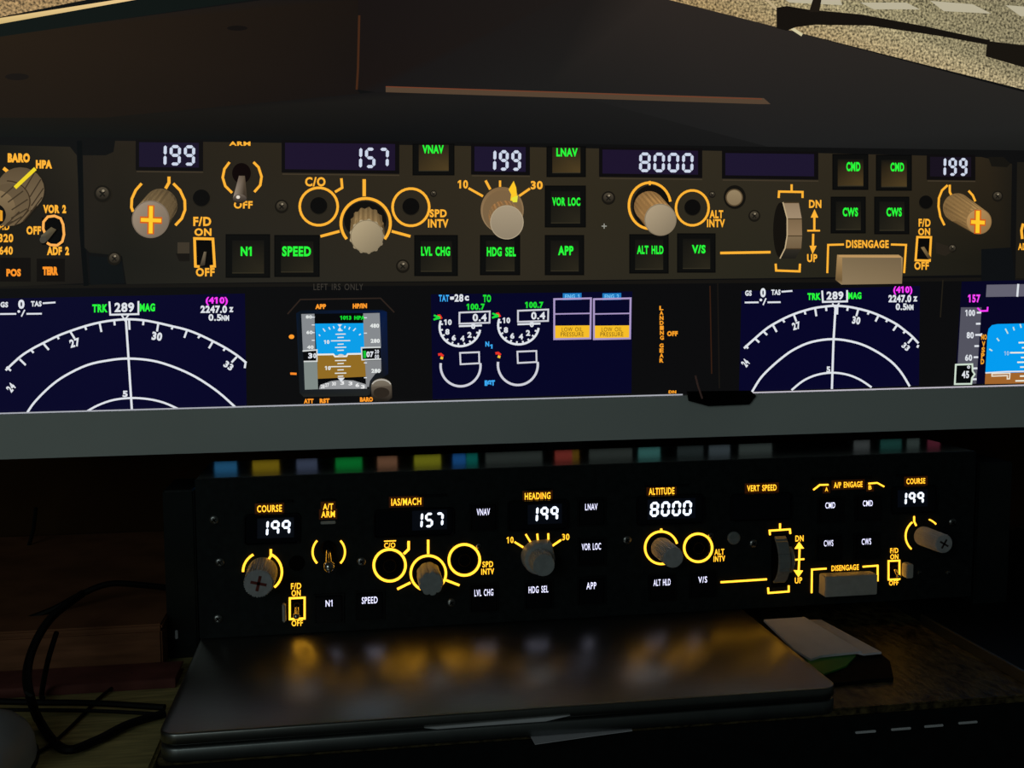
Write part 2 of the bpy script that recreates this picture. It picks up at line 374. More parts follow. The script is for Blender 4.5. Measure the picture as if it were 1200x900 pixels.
# display windows
def frame_pts(x0, y0, x1, y1, r, n=5):
    cx, out = (x0 + x1) / 2, []
    for ax, ay, a0 in ((x1 - r, y0 + r, 90), (x0 + r, y0 + r, 180), (x0 + r, y1 - r, 270), (x1 - r, y1 - r, 360)):
        seq = range(n + 1)
        for k in seq:
            a = math.radians(a0 + (-90 if 0 else 0) - 0 + (k * 90 / n if a0 != 90 else k * 90 / n) - (90 if a0 == 90 else 90) + (0 if a0 == 90 else 0))
            out.append((ax + r * math.cos(a), ay - r * math.sin(a)))
    sl = vslope(cx, y0)
    return [(x, y + (x - cx) * sl) for x, y in out]
def window(x0, y0, x1, y1, digs=None, box_=None, lab=None):
    g = obj('display_window', ppoly(frame_pts(x0, y0, x1, y1, 3), .0004, .0004), 'glass', pan)
    o = frame_pts(x0 - 2.5, y0 - 2.5, x1 + 2.5, y1 + 2.5, 5); i = frame_pts(x0, y0, x1, y1, 3)
    b = bmesh.new(); n = len(o)
    rows = [[b.verts.new(P(*q)) for q in o], [b.verts.new(P(*q) + Vector((0, -.0016, 0))) for q in [(a[0] * .7 + c[0] * .3, a[1] * .7 + c[1] * .3) for a, c in zip(o, i)]],
            [b.verts.new(P(*q) + Vector((0, -.0016, 0))) for q in [(a[0] * .3 + c[0] * .7, a[1] * .3 + c[1] * .7) for a, c in zip(o, i)]], [b.verts.new(P(*q)) for q in i]]
    for r in range(3):
        for k in range(n): b.faces.new((rows[r][k], rows[r][(k + 1) % n], rows[r + 1][(k + 1) % n], rows[r + 1][k]))
    bmesh.ops.recalc_face_normals(b, faces=b.faces[:]); obj('frame', b, 'cap', g)
    if digs:
        a0, b0, a1, b1 = box_
        c = [(a0 - 3, b0 - 3), (a1 + 4, b0 - 3), (a1 + 4, b1 + 3), (a0 - 3, b1 + 3)]; sl = vslope(a0, b0); mx = (a0 + a1) / 2
        obj('backing', ppoly([(x, y + (x - mx) * sl) for x, y in c], .0006, .00015), 'lcd', g)
        for s, ch in enumerate(digs): pass
        n_ = len(digs); cw = (a1 - a0) / (n_ - .18)
        for k, ch in enumerate(digs):
            b = bmesh.new(); ox = a0 + k * cw
            for pl in seg7(ch, ox, b0 + (ox + cw * .4 - mx) * sl, ox + cw * .82, b1 + (ox + cw * .4 - mx) * sl, sl, slant=.06, t=.20): ppoly(pl, .0009, .00025, b)
            obj('digit', b, 'digit', g)
    return g
window(288, 604, 350, 636, '199', (304.5, 610, 340.5, 627.5))
window(440, 598, 530, 627, '157', (486, 601, 520, 618))
window(597, 588, 664, 620, '199', (621.5, 594, 654.5, 611))
window(748, 582, 823, 613, '8000', (762, 587.5, 811, 605))
window(858, 580, 926, 608)
window(1046, 571.5, 1096, 600, '199', (1055, 577, 1083, 591))
# captions
words('COURSE', 315.8, 596, 29, 8.2); words('A/T', 384.5, 593.8, 12, 7.5); words('ARM', 384.5, 602.6, 16, 7.5)
words('IAS/MACH', 476, 588, 35, 8.4); words('HEADING', 630, 581.2, 30, 8); words('ALTITUDE', 775.3, 575.6, 30, 8)
words('VERT SPEED', 892.8, 571.8, 34.5, 7.2); words('A/P ENGAGE', 994, 568, 33.5, 6.8); words('COURSE', 1073.3, 563.8, 22, 6.6)
words('A', 968.6, 573.4, 3.6, 5); words('B', 1019.6, 571.2, 3.6, 5)
glow('bracket_marking', [[(953, 574), (960.5, 568.2), (970.6, 568)]], w=2.2); glow('bracket_marking', [[(1017.4, 566.6), (1027.9, 565.8), (1035.8, 570.2)]], w=2.2)
words('10', 597.8, 632.8, 8, 7.5); words('30', 663, 629.3, 8.5, 7.5)
words('C/O', 456.7, 639, 13, 6.2); words('SPD', 571.6, 661.3, 12.5, 7); words('INTV', 571.5, 669.8, 15, 7)
words('ALT', 843, 646.8, 11.5, 6.8); words('INTV', 843, 654.8, 13.5, 6.8)
words('F/D', 347, 686.8, 12, 7.2); words('ON', 347, 695, 10.5, 7.2); words('OFF', 348.3, 730.2, 13, 7)
words('F/D', 1048, 645.2, 9.5, 6); words('ON', 1048, 652.4, 9.5, 6); words('OFF', 1047.4, 683, 11, 6)
words('DN', 936.9, 631, 9.5, 7); words('UP', 935.7, 680.2, 8.5, 7); words('DISENGAGE', 990.4, 665.3, 32, 6.6)
# thin plate edges above the captions
for x0, x1, y in ((301, 342, 586.8), (377, 392, 584.5), (490, 522, 579.6), (617, 645, 573), (756, 806, 568.5), (876, 910, 562.6), (951, 1020, 560), (1050, 1082, 556)):
    s = vslope(x0, y) * (x1 - x0)
    obj('light_shield', prism([P(x0, y), P(x1, y + s), P(x1, y + s + 2.0), P(x0, y + 2.0)], (0, -.0022, 0)), 'cap', pan)
p = P(384.5, 612.2); obj('annunciator_lens', box(p.x - .0043, p.x + .0043, -.0008, 0, p.z - .0009, p.z + .0009, .0003), 'bar', pan, 'small pale lens under the arm caption')
# ring markings etc
full = lambda cx, cy, r: arcpx(cx, cy, r, 0, 360, 40)
glow('ring_marking', [full(456.6, 662.3, 18.6), [(478.8, 634), (478.8, 643.7), (473.2, 649)]], w=3.4)
glow('ring_marking', [full(544.1, 656, 18.1)], w=3.4)
glow('ring_marking', [full(818, 641.8, 16.4)], w=3.2)
glow('ring_marking', [arcpx(501.9, 671.7, 20.6, -115 - 0, -115 - 310, 36)[::-1], [(501.7, 632.5), (501.7, 649)]], w=3.2)
glow('tick_marking', [[(465.5, 690.3), (481, 682.6)]]); glow('tick_marking', [[(522.7, 679.8), (538.3, 685.7)]])
glow('overline_marking', [[(450, 634.2), (464, 633.6)]], w=1.2)
glow('tick_marking', [[(603, 635), (613, 641.3)]], w=2.6); glow('tick_marking', [[(616, 626), (621.5, 635)]], w=2.6)
glow('tick_marking', [[(629.5, 625.4), (630.2, 633)]], w=2.6); glow('tick_marking', [[(642.4, 625), (642.6, 632)]], w=2.6); glow('tick_marking', [[(646.3, 640.2), (657.5, 632.5)]], w=2.6)
glow('ring_marking', [arcpx(774.8, 641.8, 19, 15, 285, 34), [(774.8, 619.4), (774.8, 622.5)]], w=3.0)
glow('arc_marking', [arcpx(307.6, 670, 22.8, 118, 180, 10)], w=3); glow('arc_marking', [arcpx(307.6, 670, 22.8, 62, -52, 16)], w=3)
glow('tick_marking', [[(317.4, 643.5), (317.4, 651.5), (313.6, 657)]])
glow('arc_marking', [arcpx(385.3, 646.7, 19, 136, 224, 12)], w=2.6); glow('arc_marking', [arcpx(385.3, 646.7, 19, 44, -44, 12)], w=2.6)
glow('arc_marking', [arcpx(1081.5, 628, 20.5, 128, 228, 12)], w=2.4); glow('arc_marking', [arcpx(1081.5, 628, 20.5, 70, 42, 5)], w=2.2)
glow('tick_marking', [[(1071, 604.8), (1071, 611), (1073.5, 616)]], w=2.4)
glow('scale_marking', [[(844.3, 682.2), (898.5, 678.7)]], w=2.6)
glow('bracket_marking', [[(902.2, 626.9), (901.7, 621.8), (925.5, 620.2), (926, 625.5)], [(913.9, 613.3), (913.9, 619.6)]], w=2.5)
glow('bracket_marking', [[(899.9, 688.5), (900.3, 694.8), (924.1, 693), (924.1, 686)]], w=2.5)
glow('bracket_marking', [[(950.9, 694.8), (951.3, 667.3), (968.4, 666.2)]], w=2.4); glow('bracket_marking', [[(1010.8, 664), (1028.3, 662.7), (1028.3, 681)]], w=2.4)
glow('switch_outline', [[(339.6, 701), (357, 700.2), (357, 724.6), (339.6, 725.4), (339.6, 701)]], w=2.6)
glow('switch_outline', [[(1041, 657.4), (1053.8, 656.8), (1053.8, 678.6), (1041, 679.2), (1041, 657.4)]], w=2.3)
for (x, y), s in (((936.9, 635.2), 1), ((935.8, 676.4), -1)):
    b = ppoly([(x, y), (x - 5.4, y + 8 * s), (x + 5.4, y + 7.6 * s)], .0006, .0006); m_ = (936.4, 655.5)
    ribbon([(x - .1, y + 7 * s), m_], 2.6, bm=b); obj('arrow_marking', b, 'amber', pan)
glow('tick_marking', [[(931, 655.9), (942.3, 655.1)]], w=2.2)
# push buttons
def button(s, cx, cy, wd, ht, sz):
    oy = cy + sz * .20; sl = vslope(cx, oy); q = []
    def sq(k): return [(cx + a * k, oy + b_ * k + a * k * sl) for a, b_ in ((-1, -1), (1, -1), (1, 1), (-1, 1))]
    b = bmesh.new(); A = [P(*c) for c in sq(sz / 2 + 2.6)]; B = [P(*c) for c in sq(sz / 2 + .7)]
    rw_ = [[b.verts.new(p) for p in A], [b.verts.new(p + Vector((0, -.0010, 0))) for p in A], [b.verts.new(p + Vector((0, -.0010, 0))) for p in B], [b.verts.new(p + Vector((0, .0, 0))) for p in B]]
    for r in range(3):
        for k in range(4): b.faces.new((rw_[r][k], rw_[r][(k + 1) % 4], rw_[r + 1][(k + 1) % 4], rw_[r + 1][k]))
    bmesh.ops.recalc_face_normals(b, faces=b.faces[:])
    c = [P(*v) for v in sq(sz / 2)]
    x0, x1 = min(v.x for v in c), max(v.x for v in c); z0, z1 = min(v.z for v in c), max(v.z for v in c)
    o = obj('push_button', box(x0, x1, -.0022, 0, z0, z1, .0005), 'cap', pan)
    obj('button_frame', b, 'dark', o)
    words(s, cx, cy, wd, ht, 'whitetext', .0024, o, .012)
for a in (('N1', 385.6, 707, 8, 7.6, 30), ('SPEED', 433.2, 703.4, 18.5, 8, 30), ('LVL CHG', 567, 694.5, 22, 8, 29), ('HDG SEL', 631, 690.8, 23, 8, 29),
          ('VNAV', 566.4, 600, 15.5, 8, 28), ('LNAV', 693, 594, 14.5, 7.6, 28), ('VOR LOC', 693, 640.6, 22.5, 8, 28), ('APP', 693, 686.4, 11.5, 8, 28),
          ('ALT HLD', 775.8, 682.5, 20, 7.6, 27), ('V/S', 823.5, 679.3, 10.5, 7.4, 27), ('CMD', 973, 592.2, 11.5, 7.2, 26), ('CMD', 1017, 589.8, 11.5, 7, 26),
          ('CWS', 971, 636.6, 11, 7.2, 26), ('CWS', 1015.4, 634.7, 11, 7.2, 26)): button(*a)
# knobs
def disc(c, r, y, n, fn=None, ph=0):
    return [(c.x + (fn(2 * math.pi * k / n) if fn else 1) * r * math.cos(2 * math.pi * k / n + ph), y, c.z + (fn(2 * math.pi * k / n) if fn else 1) * r * math.sin(2 * math.pi * k / n + ph)) for k in range(n)]
def knob(cx, cy, L, r0, r1, kind, cross=None, name='rotary_knob', m='knob', drift=(0, 0)):
    c = P(cx, cy); n = 144; r0 *= .00049; r1 *= .00049
    fine = lambda a: 1 + .03 * (1 if math.sin(a * 36) > 0 else -1)
    lobe = lambda a: 1 + .085 * (abs(math.cos(a * 4.5)) ** .6 * 2 - 1)
    fn = {'fine': fine, 'lobe': lobe, 'smooth': None}[kind]; n = {'fine': 144, 'lobe': 108, 'smooth': 48}[kind]
    rs = []
    for t, r, sm in ((0, r0 * 1.02, 1), (.0012, r0, 0), (L - .0011, r1, 0), (L - .0003, r1 * .975, 0), (L, r1 * .93, 1 if kind == 'fine' else 0)):
        cc = c + Vector((drift[0], 0, drift[1])) * (t / L); rs.append(disc(cc, r, -t, n, None if sm else fn))
    o = obj(name, loft(rs), m, pan, smooth=(kind != 'fine'))
    cf = c + Vector((drift[0], 0, drift[1]))
    if cross:
        a = r1 * .55; wq = r1 * .10; ph, mm = cross; b = bmesh.new()
        for k in (0, 1):
            th = ph + k * math.pi / 2; u = Vector((math.cos(th), 0, math.sin(th))); v = Vector((-u.z, 0, u.x)); f = Vector((0, -L - .0002, 0)); q = Vector((cf.x, 0, cf.z)) + f
            prism([q + u * a + v * wq, q + u * a - v * wq, q - u * a - v * wq, q - u * a + v * wq], (0, .00025, 0), b)
        obj('cross_print', b, mm, o)
    return o
def well(cx, cy, r, m='gap'):
    return obj('dark_recess', loft([disc(P(cx, cy), r * .00049, -.0002, 32), disc(P(cx, cy), r * .00049, 0, 32)]), m, pan)
knob(307.6, 670, .0242, 17.2, 16.4, 'fine', (math.radians(76), 'cross'))
knob(1081.5, 628, .0215, 12.6, 12.0, 'fine', (math.radians(60), 'crossd'), drift=(.0012, 0))
well(501.9, 671.7, 18.5); knob(501.9, 671.7, .0225, 13.6, 13.6, 'lobe', m='knobdark')
well(774.8, 641.8, 17); knob(774.8, 641.8, .0242, 13.2, 12.6, 'fine')
for cx, cy, r in ((456.6, 662.3, 16), (544.1, 656, 15.6), (818, 641.8, 14.4)):
    well(cx, cy, r)
    c = P(cx, cy); obj('round_push_button', loft([disc(c, r * .5 * .00049, -.0001, 32), disc(c, r * .5 * .00049, -.0018, 32), disc(c, r * .44 * .00049, -.0022, 32)]), 'gap', pan, smooth=True)
# heading selector: skirt with pointer and inner knob
c = P(629.5, 651.5)
def skirt(a): return 1 + .22 * max(0, math.cos(a - math.radians(52))) ** 26
o = obj('heading_selector', loft([disc(c, .0100, 0, 72, skirt), disc(c, .0098, -.0065, 72, skirt), disc(c, .0090, -.0085, 72, skirt), disc(c, .0072, -.0092, 72)]), 'knobdark', pan, smooth=True)
rs = [disc(c, r_, -y_, 144, (lambda a: 1 + .03 * (1 if math.sin(a * 36) > 0 else -1)) if g_ else None) for y_, r_, g_ in ((.0090, .0072, 0), (.0098, .0070, 1), (.0200, .0067, 1), (.0212, .0064, 0))]
obj('inner_knob', loft(rs), 'knobdark', o)
# thumb wheel
c = P(913.4, 655.5); b = bmesh.new(); hw = .0040
obj('wheel_slot', ppoly([(904, 626.5), (923, 625.2), (922.6, 687.2), (903.6, 688.6)], .0002, .0002), 'gap', pan)
R_ = .0185; cyy = .0098
prof = []
for k in range(12):
    a0 = 2 * math.pi * k / 12 + math.pi / 12
    for t, rr in ((.0, R_ * .965), (.06, R_), (.47, R_), (.5, R_ * .965)): prof.append((a0 + t, rr))
prof.sort()
rings = [[(c.x + s, max(-.2, cyy + rr * math.cos(a)), c.z + rr * math.sin(a)) for a, rr in prof] for s in (-hw, -hw + .0004, hw - .0004, hw)]
bm_ = bmesh.new()
rings[0] = [(x, cyy + (y - cyy) * .965, c.z + (z - c.z) * .965) for x, y, z in rings[0]]; rings[3] = [(x, cyy + (y - cyy) * .965, c.z + (z - c.z) * .965) for x, y, z in rings[3]]
wh = obj('thumb_wheel', loft(rings, bm_), 'wheel', pan)
obj('side_disc', loft([[(c.x - hw - s_, cyy + .0172 * math.cos(t * math.pi / 20), c.z + .0172 * math.sin(t * math.pi / 20)) for t in range(40)] for s_ in (0, .0003)]), 'gap', wh)
c2 = P(923, 656); obj('wheel_guard', loft([[(c2.x + s, .004 + .0095 * k_ * math.cos(t * math.pi / 12), c2.z + .0095 * k_ * math.sin(t * math.pi / 12)) for t in range(24)] for s, k_ in ((0, .9), (.0006, 1), (.0024, 1), (.003, .9))]), 'wheel', pan, smooth=True)
# disengage bar
q = [pt(x, y, .0092) for x, y in ((967.7, 676.2), (1027.4, 673.5), (1028, 696.5), (967.2, 700.4))]
obj('disengage_bar', box(min(v.x for v in q), max(v.x for v in q), -.0092, 0, (q[2].z + q[3].z) / 2, (q[0].z + q[1].z) / 2, .0005), 'bar', pan, 'wide plain grey bar')
# toggles
def toggle(cx, cy, tip, L, r=.0018, ball=.0026, bush=9):
    c = P(cx, cy); t = P(*tip, -L); o = obj('toggle_switch', loft([disc(c, bush * .00049, 0, 24), disc(c, bush * .00049, -.0012, 24), disc(c, bush * .00036, -.0022, 24)]), 'gap', pan, smooth=True)
    b = tube([c, c.lerp(t, .5), t], r * .8, 16); d = (t - c).normalized()
    u = d.cross(Vector((1, 0, 0))).normalized(); v = d.cross(u); rg = []
    for i in range(9):
        a = math.pi * (i + .15) / 8.3 ; rg.append([t - d * ball * math.cos(a) + (u * math.cos(k * math.pi / 8) + v * math.sin(k * math.pi / 8)) * ball * math.sin(a) for k in range(16)])
    loft(rg, b); obj('lever', b, 'chrome', o, smooth=True); return o
toggle(384.5, 642, (385.6, 664), .014, .0022, .0034, 9)
obj('switch_plate', ppoly([(341.5, 703), (355, 702.4), (355, 722.7), (341.5, 723.3)], .0002, .0002), 'gap', pan)
toggle(348.2, 709, (347.4, 722), .007, .0015, .0019, 4)
obj('switch_plate', ppoly([(1042.8, 659.4), (1052.2, 659), (1052.2, 676.8), (1042.8, 677.2)], .0002, .0002), 'gap', pan)
toggle(1047.5, 665, (1053, 675.5), .007, .0012, .0013, 3.5)
p, q = P(331, 706), P(335.5, 727); obj('switch_guard', box(p.x, q.x, -.004, 0, q.z, p.z, .0006), 'bar', pan, 'pale post beside the left switch')
p, q = P(1056.6, 658.5), P(1064, 674.5); obj('switch_guard', box(p.x, q.x, -.0065, 0, q.z, p.z, .0006), 'bar', pan, 'pale block beside the right switch')
# screws, hole, round sensor
def screw(cx, cy, r=5.2):
    c = P(cx, cy); r *= .00049
    o = obj('screw', loft([disc(c, r, 0, 20), disc(c, r, -.0006, 20), disc(c, r * .8, -.0011, 20), disc(c, r * .4, -.0013, 20)]), 'screw', pan, smooth=True)
    b = bmesh.new()
    for a in (.6, .6 + math.pi / 2):
        u = Vector((math.cos(a), 0, math.sin(a))); v = Vector((-u.z, 0, u.x)); q = Vector((c.x, -.00145, c.z)); l_, w_ = r * .55, r * .13
        prism([q + u * l_ + v * w_, q + u * l_ - v * w_, q - u * l_ - v * w_, q - u * l_ + v * w_], (0, .0003, 0), b)
    obj('cross_recess', b, 'gap', o)
for x, y in ((257.5, 658.7), (255.5, 725), (423.5, 658), (529, 706), (734.7, 632.7), (882.8, 636.7), (1116, 612), (251, 609)): screw(x, y)
for x, y in ((561, 639.5), (832.7, 627), (1077, 671.5), (1111, 671.5)): screw(x, y, 3.6)
well(348, 660, 9.5, 'gap')
c = P(859.5, 630.2); obj('light_sensor', loft([disc(c, .0041, 0, 32), disc(c, .0041, -.0011, 32), disc(c, .0035, -.0016, 32)]), 'wheel', pan, smooth=True)

# ------------------------------------------------------------------ monitor
YM = .0420
mon = thing('monitor', 'large dark monitor with a grey lower bezel showing a cockpit simulator', 'monitor', (.14, .10, DZ))
bl, brr = P(0, 538.5, YM - .002), P(1200, 500.5, YM - .002); tl, tr = P(0, 485.5, YM), P(1200, 452.3, YM)
MX0, MX1 = -.30, .62
def edge(a, b_, x): return a.z + (b_.z - a.z) * (x - a.x) / (b_.x - a.x)
ct = lambda x: edge(tl, tr, x); cb = lambda x: edge(bl, brr, x); MTOP = .66
bmx = prism([(MX0, YM - .002, cb(MX0)), (MX1, YM - .002, cb(MX1)), (MX1, YM - .002, ct(MX1)), (MX0, YM - .002, ct(MX0))], (0, .012, 0))
obj('lower_bezel', bmx, 'chin', mon, 'pale grey strip along the bottom of the screen')
b = prism([(MX0 - .006, YM + .0102, cb(MX0) + .0005), (MX1 + .006, YM + .0102, cb(MX1) + .0005), (MX1 + .006, YM + .0102, MTOP + .006), (MX0 - .006, YM + .0102, MTOP + .006)], (0, .0135, 0))
obj('back_shell', b, 'shell', mon)
for x0, x1 in ((MX0 - .006, MX0), (MX1, MX1 + .006)): obj('side_bezel', box(x0, x1, YM - .001, YM + .010, cb(x0), MTOP, .0005), 'shell', mon)
obj('top_bezel', box(MX0 - .006, MX1 + .006, YM - .001, YM + .010, MTOP, MTOP + .006, .0005), 'shell', mon)
obj('stand_column', box(.11, .17, .125, .145, DZ, .30, .003), 'shell', mon); obj('stand_arm', box(.115, .165, .0657, .1252, .24, .29, .002), 'shell', mon); obj('stand_foot', box(.02, .26, .120, .232, DZ, DZ + .006, .002), 'shell', mon)
# added unseen emitters behind the bezel, supplying the coloured reflections on the panel top
YL = .0810; TZ = lambda x: T + (x - PX0) / (PX1 - PX0) * .0028
lb = thing('added_emitter_strip', 'added unseen row of coloured emitters behind the monitor bezel, mirrored in the glossy panel top', 'added emitters', (.15, YL, T))
obj('emitter_backing', prism([(PX0, YL, TZ(PX0) + .0036), (PX1, YL, TZ(PX1) + .0036), (PX1, YL, TZ(PX1) + .030), (PX0, YL, TZ(PX0) + .030)], (0, .004, 0)), 'shell', lb)
for px, wd, col in ((265, 26, (.05, .28, .60)), (312, 31, (.55, .38, .02)), (360, 24, (.14, .18, .30)), (409, 31, (.01, .50, .08)), (454, 23, (.45, .22, .12)), (501, 31, (.50, .50, .03)), (538, 15, (.03, .22, .70)), (553, 13, (.01, .30, .25)),
                    (602, 66, (.08, .10, .09)), (660, 20, (.50, .08, .06)), (674, 8, (.30, .16, .02)), (715, 50, (.08, .10, .09)), (760, 25, (.10, .35, .32)), (808, 30, (.05, .07, .07)), (842, 24, (.12, .16, .18)), (884, 38, (.10, .13, .12)),
                    (1008, 18, (.13, .15, .15)), (1042, 24, (.03, .14, .12)), (1068, 14, (.10, .14, .13)), (1092, 14, (.22, .04, .07))):
    x0 = P(px - wd / 2, 565, YL).x; x1 = P(px + wd / 2, 565, YL).x; zb = TZ((x0 + x1) / 2)
    o = obj('added_emitter', box(x0, x1, YL - .0012, YL, zb + .0040, zb + .0165, .0003), emit('emitter_colour', col, .62), lb)
# small black clip on the bezel
cl = thing('black_clip', 'small black clip on the upper edge of the grey monitor bezel', 'clip', P(845, 466, YM - .002))
q = [P(x, y, YM - .0045) for x, y in ((806, 459), (880, 458), (886, 464), (878, 474), (830, 476), (808, 470))]
obj('body', prism(q, (0, .0024, 0)), 'gap', cl)
obj('rod', tube([P(815, 440, YM - .005), P(818, 452, YM - .005), P(823, 467, YM - .005)], .0007, 8), mat('dull_red_rod', (.5, .25, .22), .4, noise=.05), cl)
p, q = P(746, 466.6, YM - .0022), P(801, 464.8, YM - .0022)
obj('bezel_glint', prism([(p.x, YM - .0024, p.z - .0003), (q.x, YM - .0024, q.z - .0003), (q.x, YM - .0024, q.z + .0003), (p.x, YM - .0024, p.z + .0003)], (0, .0005, 0)), 'foil', mon, 'glint on the bezel drawn as a thin silver strip')  # glint below the screen border, put in as a pale strip

# ---- what the screen shows: flat glowing shapes on the screen plane
scr = obj('screen', prism([(MX0, YM + .0035, ct(MX0)), (MX1, YM + .0035, ct(MX1)), (MX1, YM + .0035, MTOP), (MX0, YM + .0035, MTOP)], (0, .006, 0)), 'glass', mon)
class Flat:
    def __init__(s, name, m='pix', base=0): s.bm = bmesh.new(); s.cl = s.bm.loops.layers.float_color.new('Col'); s.n = base; s.name = name; s.m = m
    def poly(s, pts, col, step=True):        # col: one colour or one per point
        if step: s.n += 1
        y = YM + .0034 - s.n * .000004
        cols = col if isinstance(col[0], (tuple, list)) else [col] * len(pts)
        try: f = s.bm.faces.new([s.bm.verts.new(P(x, yy, y)) for x, yy in pts])
        except ValueError: return
        for l, c in zip(f.loops, cols): l[s.cl] = (*lin(c), 1)
    def rect(s, x0, y0, x1, y1, col, sl=0.0):
        cx = (x0 + x1) / 2; s.poly([(x0, y0 + (x0 - cx) * sl), (x1, y0 + (x1 - cx) * sl), (x1, y1 + (x1 - cx) * sl), (x0, y1 + (x0 - cx) * sl)], col)
    def line(s, pts, w, col):
        s.n += 1; L, R = [], []; n = len(pts); pts = [Vector(p[:2]) for p in pts]
        cl = n > 3 and (pts[0] - pts[-1]).length < .01
        for i in range(n):
            a = pts[i - 1] if i else (pts[-2] if cl else pts[i]); c = pts[i + 1] if i < n - 1 else (pts[1] if cl else pts[i]); b0 = pts[i]
            d1, d2 = b0 - a, c - b0
            if d1.length < 1e-6: d1 = d2
            if d2.length < 1e-6: d2 = d1
            d1 = d1.normalized(); d2 = d2.normalized(); n1 = Vector((-d1.y, d1.x)); m = n1 + Vector((-d2.y, d2.x))
            if m.length < .1: m = n1
            m.normalize(); k = w / 2 / max(.4, m.dot(n1)); L.append(b0 + m * k); R.append(b0 - m * k)
        for i in range(n - 1): s.poly([L[i], L[i + 1], R[i + 1], R[i]], col, False)
    def ell(s, cx, cy, rx, ry, col, col2=None, n=24):
        pts = [(cx + rx * math.cos(2 * math.pi * k / n), cy + ry * math.sin(2 * math.pi * k / n)) for k in range(n)]
        s.poly(pts, col if not col2 else [tuple(a + (b_ - a) * (.5 + .5 * math.sin(2 * math.pi * k / n)) for a, b_ in zip(col, col2)) for k in range(n)])
    def ring(s, cx, cy, rx, w, col, a0=0, a1=360, ry=None, n=30): s.line([(cx + rx * math.cos(math.radians(a0 + (a1 - a0) * k / n)), cy - (ry or rx) * math.sin(math.radians(a0 + (a1 - a0) * k / n))) for k in range(n + 1)], w, col)
    def text(s, t, cx, cy, wd, ht, col, sl=0.0, bold=.03, rot=0):
        vs, fs = glyphs(t, bold); s.n += 1; ca, sa = math.cos(rot), math.sin(rot)
        for f in fs: s.poly([(cx + vs[i][0] * wd * ca + vs[i][1] * ht * sa, cy - vs[i][1] * ht * ca + vs[i][0] * wd * (sl + sa)) for i in f][::1], col, False)
    def digits(s, t, x0, y0, x1, y1, col, sl=0.0):
        s.n += 1
        for pl in seg7(t, x0, y0, x1, y1, sl, .02, .19, True): s.poly(pl, col, False)
    def done(s, label=None):
        o = obj(s.name, s.bm, s.m, scr, label); return o
AM, AM2, GR, WH, MG, CY = (255, 180, 54), (255, 196, 66), (40, 250, 60), (222, 226, 232), (250, 60, 250), (60, 170, 245)
# backdrop: cockpit interior, glareshield
f = Flat('cockpit_interior_picture')
f.poly([(-160, -120), (1350, -120), (1350, 449), (-160, 491)], (15, 15, 15))
f.poly([(-150, 62), (0, 42), (308, 0), (420, 0), (418, 105), (440, 130), (120, 140), (-150, 140)], [(40, 26, 15), (36, 26, 16), (26, 22, 20), (26, 20, 16), (24, 19, 17), (20, 18, 17), (28, 21, 15), (30, 22, 15)])
f.poly([(420, -20), (700, -20), (640, 103), (440, 108), (420, 105)], [(24, 19, 18), (30, 26, 24), (29, 28, 27), (24, 22, 22), (25, 19, 17)])
f.poly([(700, -20), (770, -5), (1200, 108), (1320, 140), (1320, 178), (900, 172), (640, 103)], [(30, 26, 24), (44, 38, 34), (38, 37, 35), (34, 34, 32), (24, 25, 23), (30, 30, 30), (29, 28, 27)])
f.poly([(440, 108), (640, 103), (900, 172), (440, 165), (0, 160), (-150, 158), (-150, 138), (120, 138)], [(22, 20, 20), (29, 28, 27), (24, 24, 24), (14, 15, 16), (14, 17, 16), (16, 18, 16), (22, 20, 16), (22, 19, 15)])
f.line([(421, 18), (419.5, 80), (418, 105)], 2.6, (66, 38, 22)); f.poly([(452, 101), (895, 115), (903, 122), (890, 122), (452, 108)], (84, 66, 50)); f.line([(452, 101.5), (893, 116)], 1.2, (110, 60, 40))
f.ell(278, 33, 12, 3, (18, 14, 12)); f.ell(20, 90, 14, 4, (22, 17, 14))
f.poly([(-150, 59), (-150, 44), (0, 28), (175, -2), (308, -2), (0, 43)], (14, 20, 18)); f.poly([(-150, 54), (0, 28), (180, -4), (160, -4), (0, 21), (-150, 46)], [(210, 185, 120), (205, 178, 118), (235, 200, 140), (235, 200, 140), (190, 160, 105), (210, 185, 120)])
f.done('dark cockpit glareshield as shown on screen')
f = Flat('gravel_ground_picture', 'gravel', 30)
f.poly([(765, -5), (900, -30), (1350, -60), (1350, 150), (1200, 105)], [(150, 125, 84), (150, 140, 105), (105, 100, 80), (125, 115, 90), (165, 150, 115)]); f.done('speckled gravel ground as shown on screen'); f = Flat('gravel_ground_picture', 'gravel', 30); f.poly([(-150, 44), (0, 20), (120, -4), (120, -60), (-150, -60)], (150, 122, 82))
f.done('speckled gravel ground as shown on screen')
f = Flat('outside_marking_picture', base=45)
for q in ([(1008, 3), (1062, 3), (1078, 11), (1024, 11)], [(1090, 1), (1140, 5), (1162, 16), (1106, 13)], [(1178, 6), (1230, 10), (1240, 18), (1196, 19)], [(905, -12), (980, -12), (987, 6), (925, 3)], [(995, -15), (1060, -15), (1070, -4), (1000, -4)]): f.poly(q, (186, 178, 152))
f.line([(894, -4), (912, 12)], 3, (190, 170, 130)); f.line([(926, 32), (940, 41)], 3.5, (210, 200, 160))
f.done()
f = Flat('wiper_picture', base=60)
f.poly([(910, 9), (922, 7), (946, 11), (1010, 17), (1080, 30), (1160, 47), (1160, 53), (1100, 42), (1020, 30), (955, 29), (932, 32), (922, 36), (910, 33)], (22, 18, 14)); f.poly([(1157, 48), (1200, 53), (1290, 66), (1290, 96), (1200, 79), (1155, 66)], (24, 20, 15)); f.poly([(948, 14), (960, 14), (964, -8), (955, -8)], (30, 24, 18))
f.done('dark wiper arm as shown on screen')
